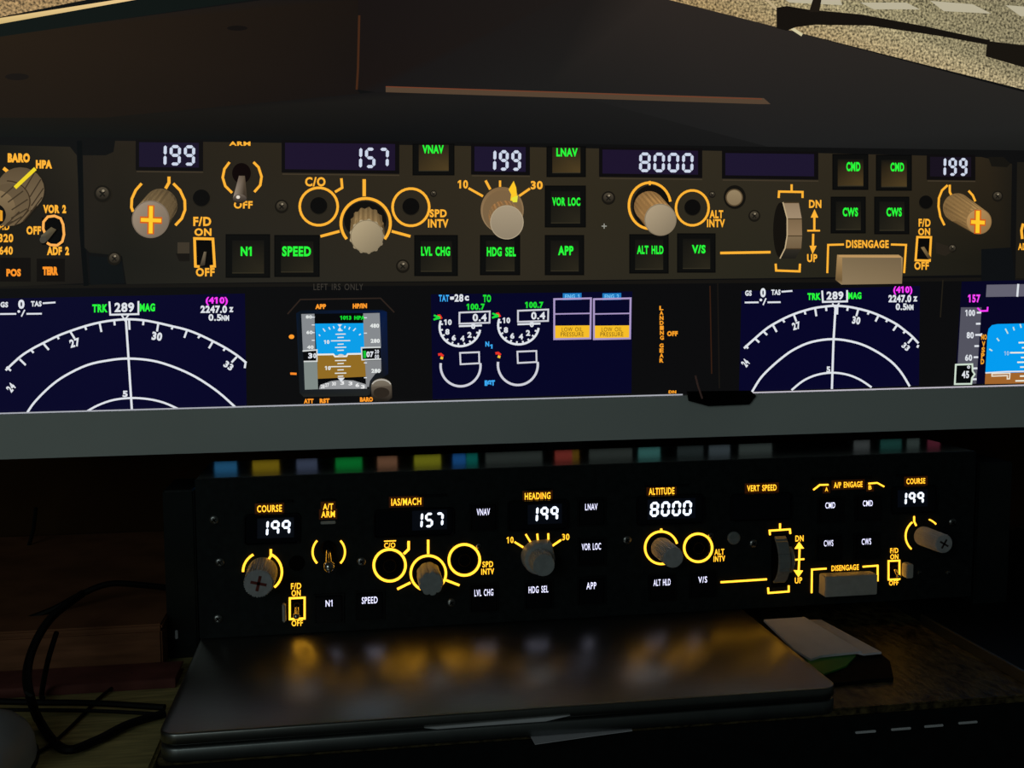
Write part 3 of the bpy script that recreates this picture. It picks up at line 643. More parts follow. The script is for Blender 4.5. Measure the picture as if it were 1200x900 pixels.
# panels
PC, PE, PD = (46, 40, 28), (32, 29, 22), (14, 15, 14)
f = Flat('glareshield_panel_picture', base=10)
f.poly([(-150, 168), (0, 170), (82, 172), (90, 182), (94, 270), (99, 332), (0, 336), (-150, 340)], [(26, 24, 18), (26, 24, 18), (40, 35, 26), (40, 35, 26), (32, 28, 23), (26, 23, 20), (28, 26, 20), (28, 26, 20)])
f.line([(93, 165), (96, 270), (101, 335)], 6, (8, 10, 11))
f.poly([(97, 182), (124, 182), (133, 178), (135, 165), (300, 167), (300, 331), (148, 333), (143, 300), (105, 296), (99, 290)], [(34, 29, 23), (36, 31, 23), (36, 31, 23), (38, 32, 24), (42, 36, 26), (38, 36, 30), (30, 29, 24), (28, 27, 22), (28, 26, 20), (32, 29, 24)])
f.poly([(300, 167), (600, 172), (600, 329), (300, 331)], [(42, 36, 26), (50, 43, 30), (46, 41, 31), (38, 36, 30)])
f.poly([(600, 172), (900, 178), (900, 326), (600, 329)], [(50, 43, 30), (48, 42, 31), (40, 38, 28), (46, 41, 31)])
f.poly([(900, 178), (1150, 184), (1186, 192), (1184, 300), (1155, 322), (900, 326)], [(48, 42, 31), (44, 36, 24), (32, 28, 21), (26, 24, 18), (28, 26, 20), (40, 38, 28)])
f.poly([(1158, 184), (1176, 184), (1184, 192), (1180, 196), (1162, 195)], (22, 20, 16)); f.poly([(1192, 190), (1330, 192), (1330, 330), (1190, 326)], (30, 27, 21)); f.poly([(1150, 292), (1185, 290), (1190, 330), (1150, 330)], (14, 16, 18))
f.poly([(104, 300), (142, 302), (146, 332), (106, 334)], (14, 17, 18))
f.done('dim brown-grey panel as shown on screen')
def lcd(x0, y0, x1, y1, fill, t=None, b_=None, sl=.012):
    f = Flat('display_window_picture', base=40)
    f.rect(x0 - 4, y0 - 3, x1 + 5, y1 + 4, (14, 12, 13), sl); f.rect(x0, y0, x1, y1, fill, sl); f.line([(x0 - 3, y1 + 5), (x1 + 5, y1 + 5 + (x1 - x0) * sl)], 1.2, (66, 56, 42))
    if t: f.digits(t, *b_, (205, 214, 232), sl)
    f.done()
lcd(163, 167, 233, 196, (27, 20, 42), '199', (182, 170, 229, 194)); lcd(334, 168, 463, 199, (29, 20, 44), '157', (412, 173, 456, 197)); lcd(556, 172, 616, 201, (29, 22, 46), '199', (570, 176, 611, 200))
lcd(706, 176, 818, 204, (29, 20, 44), '8000', (749, 179, 813, 202)); lcd(850, 180, 954, 206, (29, 22, 46)); lcd(1090, 184, 1138, 207, (24, 18, 30), '199', (1099, 185, 1134, 206))
def sbtn(x0, y0, x1, y1, t=None, tx=0, ty=0, tw=0, th=10, cut=0, warm=0):
    f = Flat('push_button_picture', base=40); f.rect(x0, y0, x1, y1, (13, 13, 12), .008); c = (60, 48, 28) if warm else (31, 29, 22); c2 = (78, 62, 34) if warm else (42, 38, 27); w_ = x1 - x0
    f.poly([(x0 + w_ * .14, y0 + (0 if cut else w_ * .13)), (x1 - w_ * .13, y0 + (0 if cut else w_ * .13)), (x1 - w_ * .13, y1 - w_ * .10), (x0 + w_ * .14, y1 - w_ * .10)], [(20, 19, 16) if not cut else (36, 32, 22)] * 2 + [c2, c])
    f.line([(x0 + w_ * .14, y1 - w_ * .10), (x1 - w_ * .13, y1 - w_ * .10)], 1, (52, 47, 34)); f.line([(x0, y0), (x1, y0), (x1, y1), (x0, y1), (x0, y0)], 1.2, (8, 8, 8))
    if t: f.text(t, tx, ty, tw, th, GR, .005, .045)
    f.done()
sbtn(265, 275, 316, 325, 'N1', 288.5, 294.5, 13, 11); sbtn(322, 276, 374, 324, 'SPEED', 347.5, 294.5, 34, 12); sbtn(486, 276, 536, 323, 'LVL CHG', 510.5, 294.5, 34, 11); sbtn(563, 276, 609, 322, 'HDG SEL', 587.5, 295, 34, 11)
sbtn(484, 169, 532, 205, 'VNAV', 507.5, 175, 25, 10, 1, 1); sbtn(641, 172, 686, 207, 'LNAV', 664.5, 178.5, 25, 10, 1, 1); sbtn(639, 218, 686, 266, 'VOR LOC', 663.5, 236.3, 33, 10); sbtn(639, 276, 684, 322, 'APP', 663, 293.6, 18, 11)
sbtn(738, 275, 783, 320, 'ALT HLD', 762, 292.8, 31, 10); sbtn(794, 274, 838, 319, 'V/S', 818.8, 292, 16, 10); sbtn(976, 181, 1017, 222, 'CMD', 1000, 195.3, 16.5, 11, 0, 1); sbtn(1027, 182, 1068, 223, 'CMD', 1051.5, 195.8, 16, 10.5, 0, 1)
sbtn(974, 231, 1014, 273, 'CWS', 996.5, 248.5, 18, 10.5); sbtn(1025, 231, 1065, 274, 'CWS', 1047.8, 248.5, 18, 10.5)
f = Flat('push_button_picture', base=40); f.rect(0, 302, 36, 330, (16, 13, 11)); f.text('POS', 16, 319.5, 17, 9, (255, 150, 40), 0, .06); f.done(); f = Flat('push_button_picture', base=40); f.rect(43, 303, 76, 330, (16, 13, 11)); f.text('TERR', 59, 317.5, 18, 10, (255, 150, 40), 0, .08)
f.done()
f = Flat('amber_marking_picture', base=50)
def aw(t, cx, cy, wd, ht, b_=.04): f.text(t, cx, cy, wd, ht, AM, .004, b_)
aw('BARO', 22, 185, 26, 11, .07); aw('HPA', 51.5, 192.5, 19, 10, .07); aw('VOR 2', 64, 245, 27, 10, .06); aw('OFF', 39.5, 270, 17, 10, .05); aw('ADF 2', 68, 294, 26, 10, .06)
aw('320', 7, 279, 17, 10); aw('640', 7, 293.5, 16, 10); aw('HD', 5, 266, 12, 7); aw('F/D', 237, 259.5, 21, 11); aw('ON', 237.8, 272, 20, 9); aw('OFF', 240.5, 319, 22, 10)
aw('ARM', 281, 168.3, 25, 5); aw('OFF', 285, 240, 22, 9); aw('C/O', 369.5, 213, 24, 11); aw('SPD', 513.5, 250, 20, 9.5); aw('INTV', 513.5, 261.8, 24, 10); aw('10', 542.5, 216, 12, 10); aw('30', 629, 217, 14, 10)
aw('ALT', 839.5, 251, 16, 9.5); aw('INTV', 839, 261.6, 21, 9.5); aw('DN', 955.3, 239, 14.5, 9.5); aw('UP', 951.8, 302.5, 12, 9.5); aw('F/D', 1083.5, 261, 14, 9.5); aw('ON', 1083, 271.5, 14, 8.5); aw('OFF', 1080, 311.5, 17, 9.5); aw('DISENGAGE', 1016.5, 286, 50, 9.5); aw('AD', 1198, 289, 10, 8)
A3 = lambda pts, w_=2.6, c_=AM: f.line(pts, w_, c_)
f.rect(49, 255, 75, 287, (6, 6, 6)); f.line([(53, 274), (50.5, 268), (51, 260), (56, 254), (64, 253), (71, 256), (74, 263), (75, 275), (73, 283), (67, 287.5), (59, 287), (55, 284.5)], 3, (255, 176, 84))
A3([(4, 197), (9, 201)], 4)
A3([(166, 215), (159, 223), (154.5, 233), (154, 243), (156, 248)], 3.2); A3([(203, 215), (211, 223), (216.5, 235), (216.8, 246), (213, 256), (205.5, 264)], 3.2); A3([(198, 207), (198, 214), (194, 221)], 3.6)
A3([(269, 190), (263, 198), (261, 208), (264, 218), (272, 226)], 3); A3([(297, 190), (303, 196), (306.5, 207), (305, 217), (298, 225)], 3)
f.ring(373.5, 242, 22.3, 3, AM, ry=22); f.ring(481.5, 242.8, 21.5, 3, AM, ry=21.8); A3([(400, 209), (401, 220), (392.5, 225)], 3); A3([(426.8, 210), (426.8, 230)], 4); A3([(375.5, 277), (398, 271)], 3.2); A3([(459, 271), (481, 277)], 3.2)
f.ell(428, 258, 25, 22, (17, 15, 12)); f.ring(428.5, 261.5, 29, 3.4, AM, -40, 220)
A3([(549, 220.5), (566, 230)], 2.8); A3([(569, 211.5), (574.5, 222)], 3); A3([(586, 211.5), (586, 219)], 2.6); A3([(605, 232), (621, 221)], 2.8)
f.ell(763, 242, 22, 25, (17, 15, 12)); f.ring(761.5, 241, 24.5, 3, AM, 10, 285, ry=27); A3([(761.5, 212), (761.5, 217)], 2.4); f.ring(811.3, 243.6, 19.2, 2.8, AM, ry=20.5); A3([(844, 296.5), (903, 295.5)], 3)
A3([(912.5, 232), (913, 224.5), (940.5, 225), (940.5, 232)], 2.6); A3([(927.7, 216), (927.7, 224)], 2.6); A3([(909, 309), (909.5, 317), (937, 318), (937.5, 309)], 2.6)
A3([(954.3, 252), (954.3, 270)], 2.6); f.poly([(954.5, 245), (950, 255), (959, 255)], AM); A3([(946, 270.3), (961, 270.3)], 2); A3([(953, 274), (952.6, 290)], 2.6); f.poly([(952.3, 298), (948.6, 288), (957, 288)], AM)
A3([(969.5, 320), (970.5, 287), (989, 286.5)], 2.4); A3([(1044, 286.5), (1061.8, 287), (1059.5, 320)], 2.4); f.rect(1074, 278, 1091, 305, (10, 9, 8)); A3([(1075, 277.8), (1091, 278), (1089.5, 305.5), (1073, 305), (1075, 277.8)], 2.6)
f.rect(227, 279, 252, 313, (8, 7, 6)); A3([(234, 312.5), (229, 312), (228, 279.5), (249.5, 280), (251.5, 312), (246, 312.5)], 3.2)
A3([(1110.5, 217), (1104, 223), (1100.3, 232), (1099.8, 242), (1102, 254), (1106.8, 264)], 2.6); A3([(1113, 216.5), (1113, 225), (1115, 229)], 2.6); A3([(1135, 223.5), (1140, 229), (1143, 236)], 2.6); A3([(1199, 262), (1197, 270), (1198, 280)], 3)
f.line([(705, 265), (711, 265)], 1.2, (150, 150, 140)); f.line([(708, 262), (708, 268)], 1.2, (150, 150, 140))
f.done('glowing amber markings as shown on screen')
# screws and sockets in the picture
for x, y, r in ((120, 227, 10), (134, 303, 8), (330, 242, 8), (472, 312, 8), (508, 227, 4), (713, 232, 8), (884, 253, 7), (1169, 230, 6.5), (1116, 291, 5), (834.5, 228, 4)):
    f = Flat('screw_picture', base=300); f.ell(x, y, r, r, (24, 21, 16)); f.ell(x, y - r * .05, r * .75, r * .72, (78, 70, 56), (34, 30, 24)); f.line([(x - r * .35, y - r * .3), (x + r * .3, y + r * .3)], r * .18, (24, 22, 18)); f.line([(x + r * .3, y - r * .3), (x - r * .3, y + r * .35)], r * .18, (24, 22, 18)); f.ell(x + .1 * r, y - .35 * r, r * .16, r * .14, (150, 138, 115)); f.done()
for x, y, r in ((236, 232, 10), (373.5, 241, 10), (481.5, 242, 10), (811.5, 243, 9.5), (1085, 237, 8)): f = Flat('socket_picture', base=300); f.ell(x, y, r, r, (12, 11, 10)); f.ring(x, y, r, 1, (30, 27, 20), 200, 340); f.done()
f = Flat('round_button_picture', base=300); f.ell(861, 231, 13, 14, (20, 18, 14)); f.ell(860.5, 231.5, 9.5, 10, (150, 130, 98), (128, 110, 82)); f.ring(860.5, 231.5, 9.5, 1.4, (88, 72, 50))
f.done(); f = Flat('guard_picture', base=300); f.rect(208, 284, 222, 297, (62, 54, 42)); f.poly([(206, 297), (222, 297), (222, 306), (210, 306)], (24, 21, 17)); f.done(); f = Flat('guard_picture', base=300); f.poly([(1097, 284), (1110, 288), (1120, 292), (1108, 300), (1097, 297)], (40, 34, 26))
f.done()
# knob pictures
def kimg(name, bx, by, rb, fx, fy, rf, n, hi, lo, face, stripes=1, base=400, cross=None, lobes=0):
    f = Flat(name, base=base); d = Vector((fx - bx, fy - by)); d.normalize()
    def pr(cx, cy, r, a): k = 1 + (.07 * math.cos(a * lobes) if lobes else 0); return (cx + r * k * math.cos(a), cy + r * k * math.sin(a))
    f.poly([pr(bx, by, rb, 2 * math.pi * k / 48) for k in range(48)], tuple((a + b_) / 2 for a, b_ in zip(hi, lo)))
    for k in range(n):
        a0, a1 = 2 * math.pi * k / n, 2 * math.pi * (k + 1) / n; am = (a0 + a1) / 2
        if math.cos(am) * d.x + math.sin(am) * d.y > .25: continue
        t = .5 - .5 * math.sin(am + .4); t = max(0, min(1, t * (1 if k % 2 or not stripes else .62)))
        c_ = tuple(b_ + (a - b_) * t for a, b_ in zip(hi, lo)); c3 = tuple(v * .72 for v in c_)
        f.poly([pr(bx, by, rb, a0), pr(bx, by, rb, a1), pr(fx, fy, rf, a1), pr(fx, fy, rf, a0)], [c3, c3, c_, c_], False)
    f.n += 1
    m_ = 72; f.poly([pr(fx, fy, rf, 2 * math.pi * k / m_) for k in range(m_)], [tuple(v * (1 + .12 * math.cos(2 * math.pi * k / m_ + 2.3)) for v in face) for k in range(m_)])
    f.ring(fx, fy, rf * .97, .9, tuple(v * .85 for v in face))
    if cross:
        cx, cy, h_, w_ = cross; f.line([(cx, cy - h_), (cx - .5, cy + h_)], 8, (210, 95, 30)); f.line([(cx - w_, cy), (cx + w_, cy + 1)], 8, (210, 95, 30)); f.line([(cx, cy - h_ + 1), (cx - .5, cy + h_ - 1)], 4.6, (255, 205, 45)); f.line([(cx - w_ + 1, cy), (cx + w_ - 1, cy + 1)], 4.4, (255, 200, 45))
    return f
HI, LO, FC = (168, 138, 92), (70, 56, 36), (150, 134, 108)
kimg('knob_picture', 188, 241, 20, 176.5, 257, 22, 44, (140, 116, 80), (66, 54, 36), (138, 122, 104), cross=(177, 257.5, 17, 13)).done()
kimg('knob_picture', 430, 262, 18.5, 430, 277, 19.5, 40, HI, (80, 62, 38), (158, 142, 112), lobes=13).done()
f = Flat('knob_picture', base=400)
f.ell(588.5, 246, 25.2, 27, (128, 100, 66), (156, 130, 96), 40); f.ell(589, 248, 23.4, 25, (124, 98, 66), (120, 98, 70), 40)
for k in range(24): a0 = math.pi * (.9 + k / 24 * .95); a1 = a0 + math.pi / 24 * .95; c_ = (170, 122, 72) if k % 2 else (138, 98, 58); f.poly([(591 + 18.5 * math.cos(a0), 252 + 17 * math.sin(a0)), (591 + 18.5 * math.cos(a1), 252 + 17 * math.sin(a1)), (594 + 19.5 * math.cos(a1), 260 + 19.8 * math.sin(a1)), (594 + 19.5 * math.cos(a0), 260 + 19.8 * math.sin(a0))], c_, False)
f.ell(594, 260.5, 19.6, 20, (166, 150, 124), (142, 128, 106), 48); f.ring(594, 260.5, 19.2, .9, (176, 160, 132), ry=19.6)
f.poly([(596, 222), (602, 212), (605, 220), (606, 232), (603, 236), (598, 235), (599, 228)], (255, 200, 40)); f.poly([(599, 232), (607, 229), (606, 237), (601, 237)], (232, 226, 60)); f.done()
kimg('knob_picture', 761, 242, 18, 774, 257.5, 18.8, 44, (196, 148, 88), (90, 66, 38), (154, 138, 112)).done()
kimg('knob_picture', 1122, 243.5, 17, 1147, 259.5, 15, 44, (178, 140, 86), (92, 70, 42), (164, 128, 80), cross=(1146, 260, 14, 9)).done()
# large baro knob at the left edge
f = Flat('knob_picture', base=400)
f.ell(24, 222.5, 28, 26.5, (92, 76, 54), (120, 102, 76)); f.ell(10, 240, 27, 25, (96, 80, 58), (110, 92, 66))
for k in range(7): a = -.9 + k * .42; f.line([(24 + 27 * math.cos(a), 222 + 26 * math.sin(a)), (10 + 27 * math.cos(a + .1), 240 + 25 * math.sin(a + .1))], 1.4, (58, 46, 32))
f.ring(8, 236, 27, 1.4, (60, 46, 30), -40, 90, ry=24); f.ell(-4, 244, 22, 21, (134, 112, 80), (100, 84, 60)); 
for k in range(6): a = -1.2 + k * .5; f.line([(8 + 25 * math.cos(a), 238 + 22 * math.sin(a)), (-6 + 20 * math.cos(a), 250 + 20 * math.sin(a))], 1.6, (64, 52, 36))
f.ell(-8, 252, 15, 14, (14, 12, 10)); f.poly([(0, 246), (3, 247), (3, 259), (0, 259)], (235, 160, 40)); f.line([(17.5, 220), (41.5, 197.5)], 4.4, (240, 214, 40)); f.done()
# switch pictures
f = Flat('toggle_picture', base=500)
f.ell(283, 203, 11, 12, (14, 6, 6)); f.poly([(280, 206), (287, 206), (289.5, 232), (285, 238), (276, 238), (273, 232)], [(110, 96, 82), (90, 76, 60), (60, 50, 40), (46, 38, 30), (76, 66, 56), (150, 136, 120)]); f.ell(281, 233, 8, 5.4, (110, 98, 86), (30, 24, 20)); f.ell(279, 231, 2.2, 2, (230, 220, 205)); f.done(); f = Flat('toggle_picture', base=500)
f.poly([(239, 295), (242, 295), (240, 311), (234, 312)], [(120, 106, 84), (90, 80, 60), (50, 44, 36), (60, 52, 40)]); f.done(); f = Flat('toggle_picture', base=500); f.poly([(1079, 290), (1083, 289), (1092, 303), (1088, 304)], [(140, 116, 76), (130, 106, 66), (60, 48, 30), (60, 48, 30)]); f.done(); f = Flat('toggle_picture', base=500)
f.poly([(60, 266), (66, 269), (55, 283), (48, 281), (48, 276)], [(98, 88, 64), (80, 70, 50), (60, 56, 46), (66, 62, 50), (96, 90, 72)]); f.ell(50.5, 281, 4, 4, (70, 66, 56))
f.done()
f = Flat('thumb_wheel_picture', base=400)
f.ell(915, 270, 9, 33, (20, 17, 13))
ys = [237, 256, 276, 291, 303]; xl = [917.5, 922.5, 922.5, 920, 914]; xr = [936, 939.5, 940, 939, 932]
cs = [((146, 124, 98), (160, 138, 110)), ((122, 100, 72), (140, 116, 86)), ((128, 108, 80), (112, 92, 66)), ((48, 44, 36), (30, 28, 24))]
for i in range(4): f.poly([(xl[i], ys[i]), (xr[i], ys[i]), (xr[i + 1], ys[i + 1]), (xl[i + 1], ys[i + 1])], [cs[i][0], cs[i][0], cs[i][1], cs[i][1]]); f.line([(xl[i], ys[i] + .5), (xr[i], ys[i] + .5)], 1.2, (74, 58, 38))
f.line([(xl[i], ys[i]) for i in range(5)], 1.4, (190, 168, 130)); f.done()
f = Flat('disengage_bar_picture', base=400)
f.poly([(981, 298.5), (1053, 298.5), (1058, 302), (1057, 332.5), (986, 333.5), (979, 328)], [(170, 136, 88), (176, 142, 92), (160, 132, 88), (140, 116, 78), (150, 128, 92), (110, 88, 56)]); f.poly([(987, 302), (1056, 302), (1057, 332.5), (987, 333.5)], [(124, 106, 78), (116, 98, 72), (132, 112, 82), (140, 120, 90)]); f.line([(983, 300), (1056, 301)], 2, (190, 150, 96)); f.done()
# lower dashboard
f = Flat('instrument_panel_picture', base=5)
f.poly([(-150, 334), (1330, 322), (1330, 450), (-150, 490.5)], (12, 12, 13)); f.line([(-100, 337), (600, 332), (1300, 326)], 4, (22, 20, 17))
f.text('LEFT IRS ONLY', 396.5, 336.2, 58, 7.5, (58, 54, 48), .0, .0)
f.line([(337, 368), (352, 351), (446, 349.5), (462, 366)], 1.6, (44, 34, 28)); f.line([(832, 335), (834, 438)], 1.4, (52, 30, 18)); f.line([(841, 332), (843, 455)], 1.2, (26, 22, 18)); f.line([(1105, 328), (1102, 372)], 1.4, (34, 30, 22))
f.done()
O5 = lambda o, pts: [(o[0] + x / 3.9133, o[1] + y / 3.9133) for x, y in pts]
def nd(name, o, bgp, outer, ticks, mid, inner, vl, labels, tx):
    f = Flat(name, base=30); f.poly(bgp, (7, 6, 40)); A = O5(o, outer); f.line(spline([(*p, 0) for p in A], 4), 2.6, WH)
    f.line(spline([(*p, 0) for p in O5(o, mid)], 4), 2.6, WH); f.line(spline([(*p, 0) for p in O5(o, inner)], 4), 2.4, WH); f.line(O5(o, vl), 2.6, WH)
    for a, b_ in ticks: f.line(O5(o, (a, b_)), 2.4, WH)
    for t, x, y, w_, h_, r_ in labels: f.text(t, *O5(o, [(x, y)])[0], w_, h_, WH, 0, .05, r_)
    bx, by, s_ = tx[0]; W2 = WH
    f.text('TRK', bx - 28.5 * s_, by + 1, 18 * s_, 9.5 * s_, GR, -.01, .05); f.text('MAG', bx + 27 * s_, by + 0, 18 * s_, 9.5 * s_, GR, -.01, .05); f.text('289', bx, by, 23 * s_, 11.5 * s_, WH, -.01, .04)
    f.line([(bx - 17.5 * s_, by - 7 * s_), (bx - 16.5 * s_, by + 8.5 * s_), (bx + 16.5 * s_, by + 7.8 * s_), (bx + 16.5 * s_, by - 7.5 * s_)], 2.2, WH); f.line([(bx - 3, by + 9), (bx + .5, by + 15), (bx + 5, by + 8.6)], 1.8, WH)
    mx, my = tx[1]; f.text('(410)', mx, my, 26 * s_, 10, MG, 0, .05); f.text('2247.0', mx - 3.5, my + 9.5, 31 * s_, 9, WH, 0, .05); f.text('z', mx + 17 * s_, my + 9.8, 5, 6, WH, 0, .04); f.text('0.5', mx - 2.2 * s_, my + 19, 15 * s_, 8, WH, 0, .04); f.text('NM', mx + 10 * s_, my + 19.6, 9 * s_, 6.5, WH, 0, .05)
    gx, gy = tx[2]; f.text('GS', gx, gy, 9 * s_, 6.5, WH, 0, .05); f.text('0', gx + 20 * s_, gy - .5, 7.5 * s_, 11, WH, 0, .05); f.text('TAS', gx + 37.5 * s_, gy - 1, 12.5 * s_, 6.5, WH, 0, .05); f.line([(gx + 45 * s_, gy - 1.6), (gx + 60 * s_, gy - 2.6)], 2, WH)
    f.line([(gx - 5 * s_, gy + 11), (gx + 14 * s_, gy + 10.8)], 2, WH); f.ell(gx + 17 * s_, gy + 8, 1.6, 1.6, WH); f.line([(gx + 20 * s_, gy + 14), (gx + 24 * s_, gy + 6)], 1.6, WH); f.line([(gx + 26 * s_, gy + 10.8), (gx + 44 * s_, gy + 10.6)], 2, WH)
    f.done()
to = [(60, 410), (100, 378), (150, 348), (200, 322), (265, 290), (325, 268), (395, 245), (460, 228), (525, 218), (590, 213), (655, 218), (722, 230), (790, 248), (855, 262), (915, 285), (975, 315), (1030, 343), (1085, 380)]
tk = [((30, 430), (50, 448)), ((90, 395), (118, 422)), ((142, 352), (154, 366)), ((198, 322), (224, 352)), ((262, 290), (270, 303)), ((322, 268), (342, 300)), ((390, 246), (396, 261)), ((457, 230), (465, 270)), ((524, 220), (526, 240)), ((592, 215), (594, 260)), ((658, 220), (656, 239)), ((726, 230), (720, 268)), ((792, 246), (787, 258)), ((857, 264), (845, 297)), ((918, 286), (908, 298)), ((975, 316), (958, 345)), ((1034, 344), (1024, 356)), ((1086, 384), (1062, 410)), ((1126, 412), (1122, 436))]
nd('navigation_display_picture', (0, 320), [(-60, 351), (287, 344), (289, 477), (-60, 489)], [(26, 446), (60, 413), (100, 378), (150, 346), (200, 320), (265, 288), (325, 265), (395, 242), (460, 226), (525, 216), (590, 212), (655, 216), (722, 228), (790, 244), (855, 260), (915, 283), (975, 312), (1030, 341), (1085, 376), (1130, 412)], tk,
   [(125, 640), (160, 590), (230, 520), (300, 470), (400, 422), (500, 400), (590, 392), (700, 402), (800, 432), (900, 478), (1000, 545), (1080, 616)], [(396, 636), (450, 606), (520, 582), (600, 573), (680, 578), (750, 594), (815, 622)], [(577, 205), (590, 400), (605, 632)],
   [('27', 343, 320, 12, 10, -.25), ('30', 720, 290, 12, 10, .15), ('24', 50, 525, 9, 9, -.9), ('33', 1048, 425, 11, 8, .6), ('5', 574, 554, 6, 7.5, 0)], [(145.7, 360.3, 1), (254, 353), (5, 357)])
O8 = (900, 320); tk2 = [((-165, 20), (-158, 31)), ((-110, -8), (-90, 12)), ((-75, 12), (-62, 28))]
tk2 = [((22, 238), (40, 270)), ((68, 215), (76, 226)), ((118, 190), (130, 222)), ((168, 175), (172, 190)), ((216, 162), (222, 198)), ((266, 156), (268, 174)), ((318, 152), (317, 190)), ((366, 158), (363, 173)), ((414, 165), (405, 198)), ((463, 178), (457, 190)), ((507, 194), (493, 222)), ((549, 213), (541, 224)), ((592, 238), (574, 264)), ((630, 266), (620, 276)), ((662, 298), (642, 322)), ((-60, 300), (-40, 318)), ((-20, 268), (-4, 284)), ((-102, 330), (-92, 346)), ((690, 330), (684, 342))]
nd('navigation_display_picture', O8, [(869, 341), (1078, 335), (1077, 452), (866, 459)], [(-110, 345), (-60, 300), (0, 250), (68, 211), (120, 188), (168, 172), (215, 160), (265, 153), (310, 150), (365, 154), (412, 163), (462, 176), (505, 192), (548, 212), (590, 235), (626, 262), (660, 290), (690, 322)], tk2,
   [(-79, 555), (-40, 490), (0, 445), (60, 392), (120, 350), (200, 316), (300, 303), (400, 318), (480, 350), (560, 402), (610, 455), (650, 520)], [(108, 537), (160, 495), (220, 468), (290, 457), (360, 465), (420, 488), (475, 524)], [(310, 150), (300, 320), (293, 532)],
   [('27', 130, 242, 9.5, 9, -.25), ('30', 405, 217, 9.5, 9, .15), ('24', -104, 412, 7, 9, -.9), ('33', 632, 338, 9, 7, .7), ('5', 277, 442, 4.5, 7, 0)], [(978.5, 346.5, .86), (1058, 340.5), (877, 343.5)])
# standby display
f = Flat('standby_display_picture', base=30); S = lambda x, y: (335 + x / 6.207, 335 + y / 6.207)
def sp(pts, c_): f.poly([S(*p) for p in pts], c_)
sp([(75, 200), (110, 178), (700, 172), (735, 190), (745, 640), (700, 670), (640, 700), (610, 790), (590, 800), (130, 808), (100, 780)], [(8, 22, 42), (10, 18, 26), (8, 16, 24), (8, 26, 64), (14, 20, 40), (20, 22, 24), (24, 26, 26), (30, 32, 32), (34, 36, 34), (34, 36, 34), (24, 28, 30)])
sp([(112, 205), (680, 195), (693, 620), (620, 660), (605, 748), (140, 755)], (6, 7, 9)); sp([(112, 205), (208, 203), (214, 470), (124, 472)], (134, 138, 142)); sp([(130, 548), (228, 546), (234, 752), (138, 755)], (128, 138, 134)); sp([(562, 200), (682, 197), (692, 440), (568, 448)], (134, 138, 142)); sp([(572, 545), (693, 540), (695, 620), (650, 640), (612, 690), (604, 735), (584, 735)], (132, 134, 136))
sp([(212, 275), (564, 271), (572, 500), (225, 505)], (12, 158, 232)); sp([(228, 506), (572, 501), (582, 660), (232, 676)], (146, 108, 36)); sp([(240, 752), (250, 720), (330, 692), (400, 684), (490, 688), (580, 715), (590, 738), (590, 748)], (150, 152, 154))
for y, w_ in ((326, 30), (352, 74), (376, 46), (400, 140), (425, 44), (448, 82), (470, 46), (544, 82), (566, 46), (588, 148), (612, 46), (636, 84), (658, 40)): cx = 398; f.line([S(cx - w_ / 2, y), S(cx + w_ / 2, y - 2)], 1.3, (225, 228, 225))
f.line([S(228, 500), S(345, 498), S(358, 514), S(440, 512), S(450, 496), S(560, 494)], 2, (235, 235, 230)); f.ell(*S(400, 506), 3.4, 1.6, (210, 210, 205)); f.poly([S(375, 280), S(408, 280), S(392, 300)], WH); f.poly([S(375, 325), S(408, 325), S(392, 298)], WH); f.poly([S(375, 668), S(428, 668), S(402, 698)], WH)
for a, b_ in (((270, 310), (286, 332)), ((312, 300), (322, 318)), ((345, 294), (352, 310)), ((432, 292), (426, 308)), ((466, 300), (458, 318)), ((508, 308), (490, 328)), ((240, 354), (250, 364)), ((545, 350), (532, 358))): f.line([S(*a), S(*b_)], 1.3, (220, 230, 235))
for t, x, y, w_, h_ in (('10', 297, 408, 40, 28), ('10', 305, 598, 42, 30), ('80', 168, 226, 46, 24), ('60', 172, 338, 46, 26), ('40', 178, 446, 48, 26), ('480', 646, 290, 66, 30), ('280', 650, 400, 66, 30), ('280', 655, 618, 66, 30)): f.text(t, *S(x, y), w_ / 6.2, h_ / 6.2, (228, 232, 230), 0, .05)
sp([(124, 476), (226, 470), (228, 546), (128, 548)], (8, 9, 10)); f.line([S(122, 474), S(226, 466), S(226, 548), S(130, 550)], 1.5, (214, 218, 216)); f.text('3', *S(178, 508), 5, 6.5, WH, 0, .05); f.text('0', *S(210, 508), 3.5, 6, WH, 0, .05)
sp([(552, 456), (688, 450), (690, 534), (556, 536)], (8, 9, 10)); f.line([S(690, 446), S(550, 450), S(554, 538), S(692, 532)], 1.5, (214, 218, 216)); sp([(562, 472), (582, 472), (584, 524), (564, 525)], (20, 190, 50)); f.text('07', *S(612, 498), 8.5, 7, WH, 0, .05); f.text('20', *S(662, 478), 5, 4.6, WH, 0, .03); f.text('00', *S(662, 514), 5, 4.6, WH, 0, .03)
for x, y in ((268, 732), (300, 722), (350, 712), (410, 706), (470, 710), (520, 722), (560, 734)): f.text(random.choice(['3', '27', '28', '30', '6']), *S(x, y), 4.6, 4.4, (235, 235, 235), 0, .04)
for y in (228, 284, 340, 396): f.line([S(188, y), S(210, y)], 1.2, WH)
for y in (232, 344, 560, 668): f.line([S(568, y), S(590, y)], 1.2, WH)
f.text('1013 HPA', *S(485, 232), 29, 4.8, (20, 220, 50), 0, .06)
for t, x, y, w_, h_ in (('APP', 253, 150, 78, 36), ('HP/IN', 538, 146, 104, 36), ('ATT', 166, 838, 70, 34), ('RST', 282, 836, 72, 34), ('BARO', 586, 826, 94, 34)): f.text(t, *S(x, y), w_ / 6.2, h_ / 6.2, (255, 156, 44), -.02, .07)
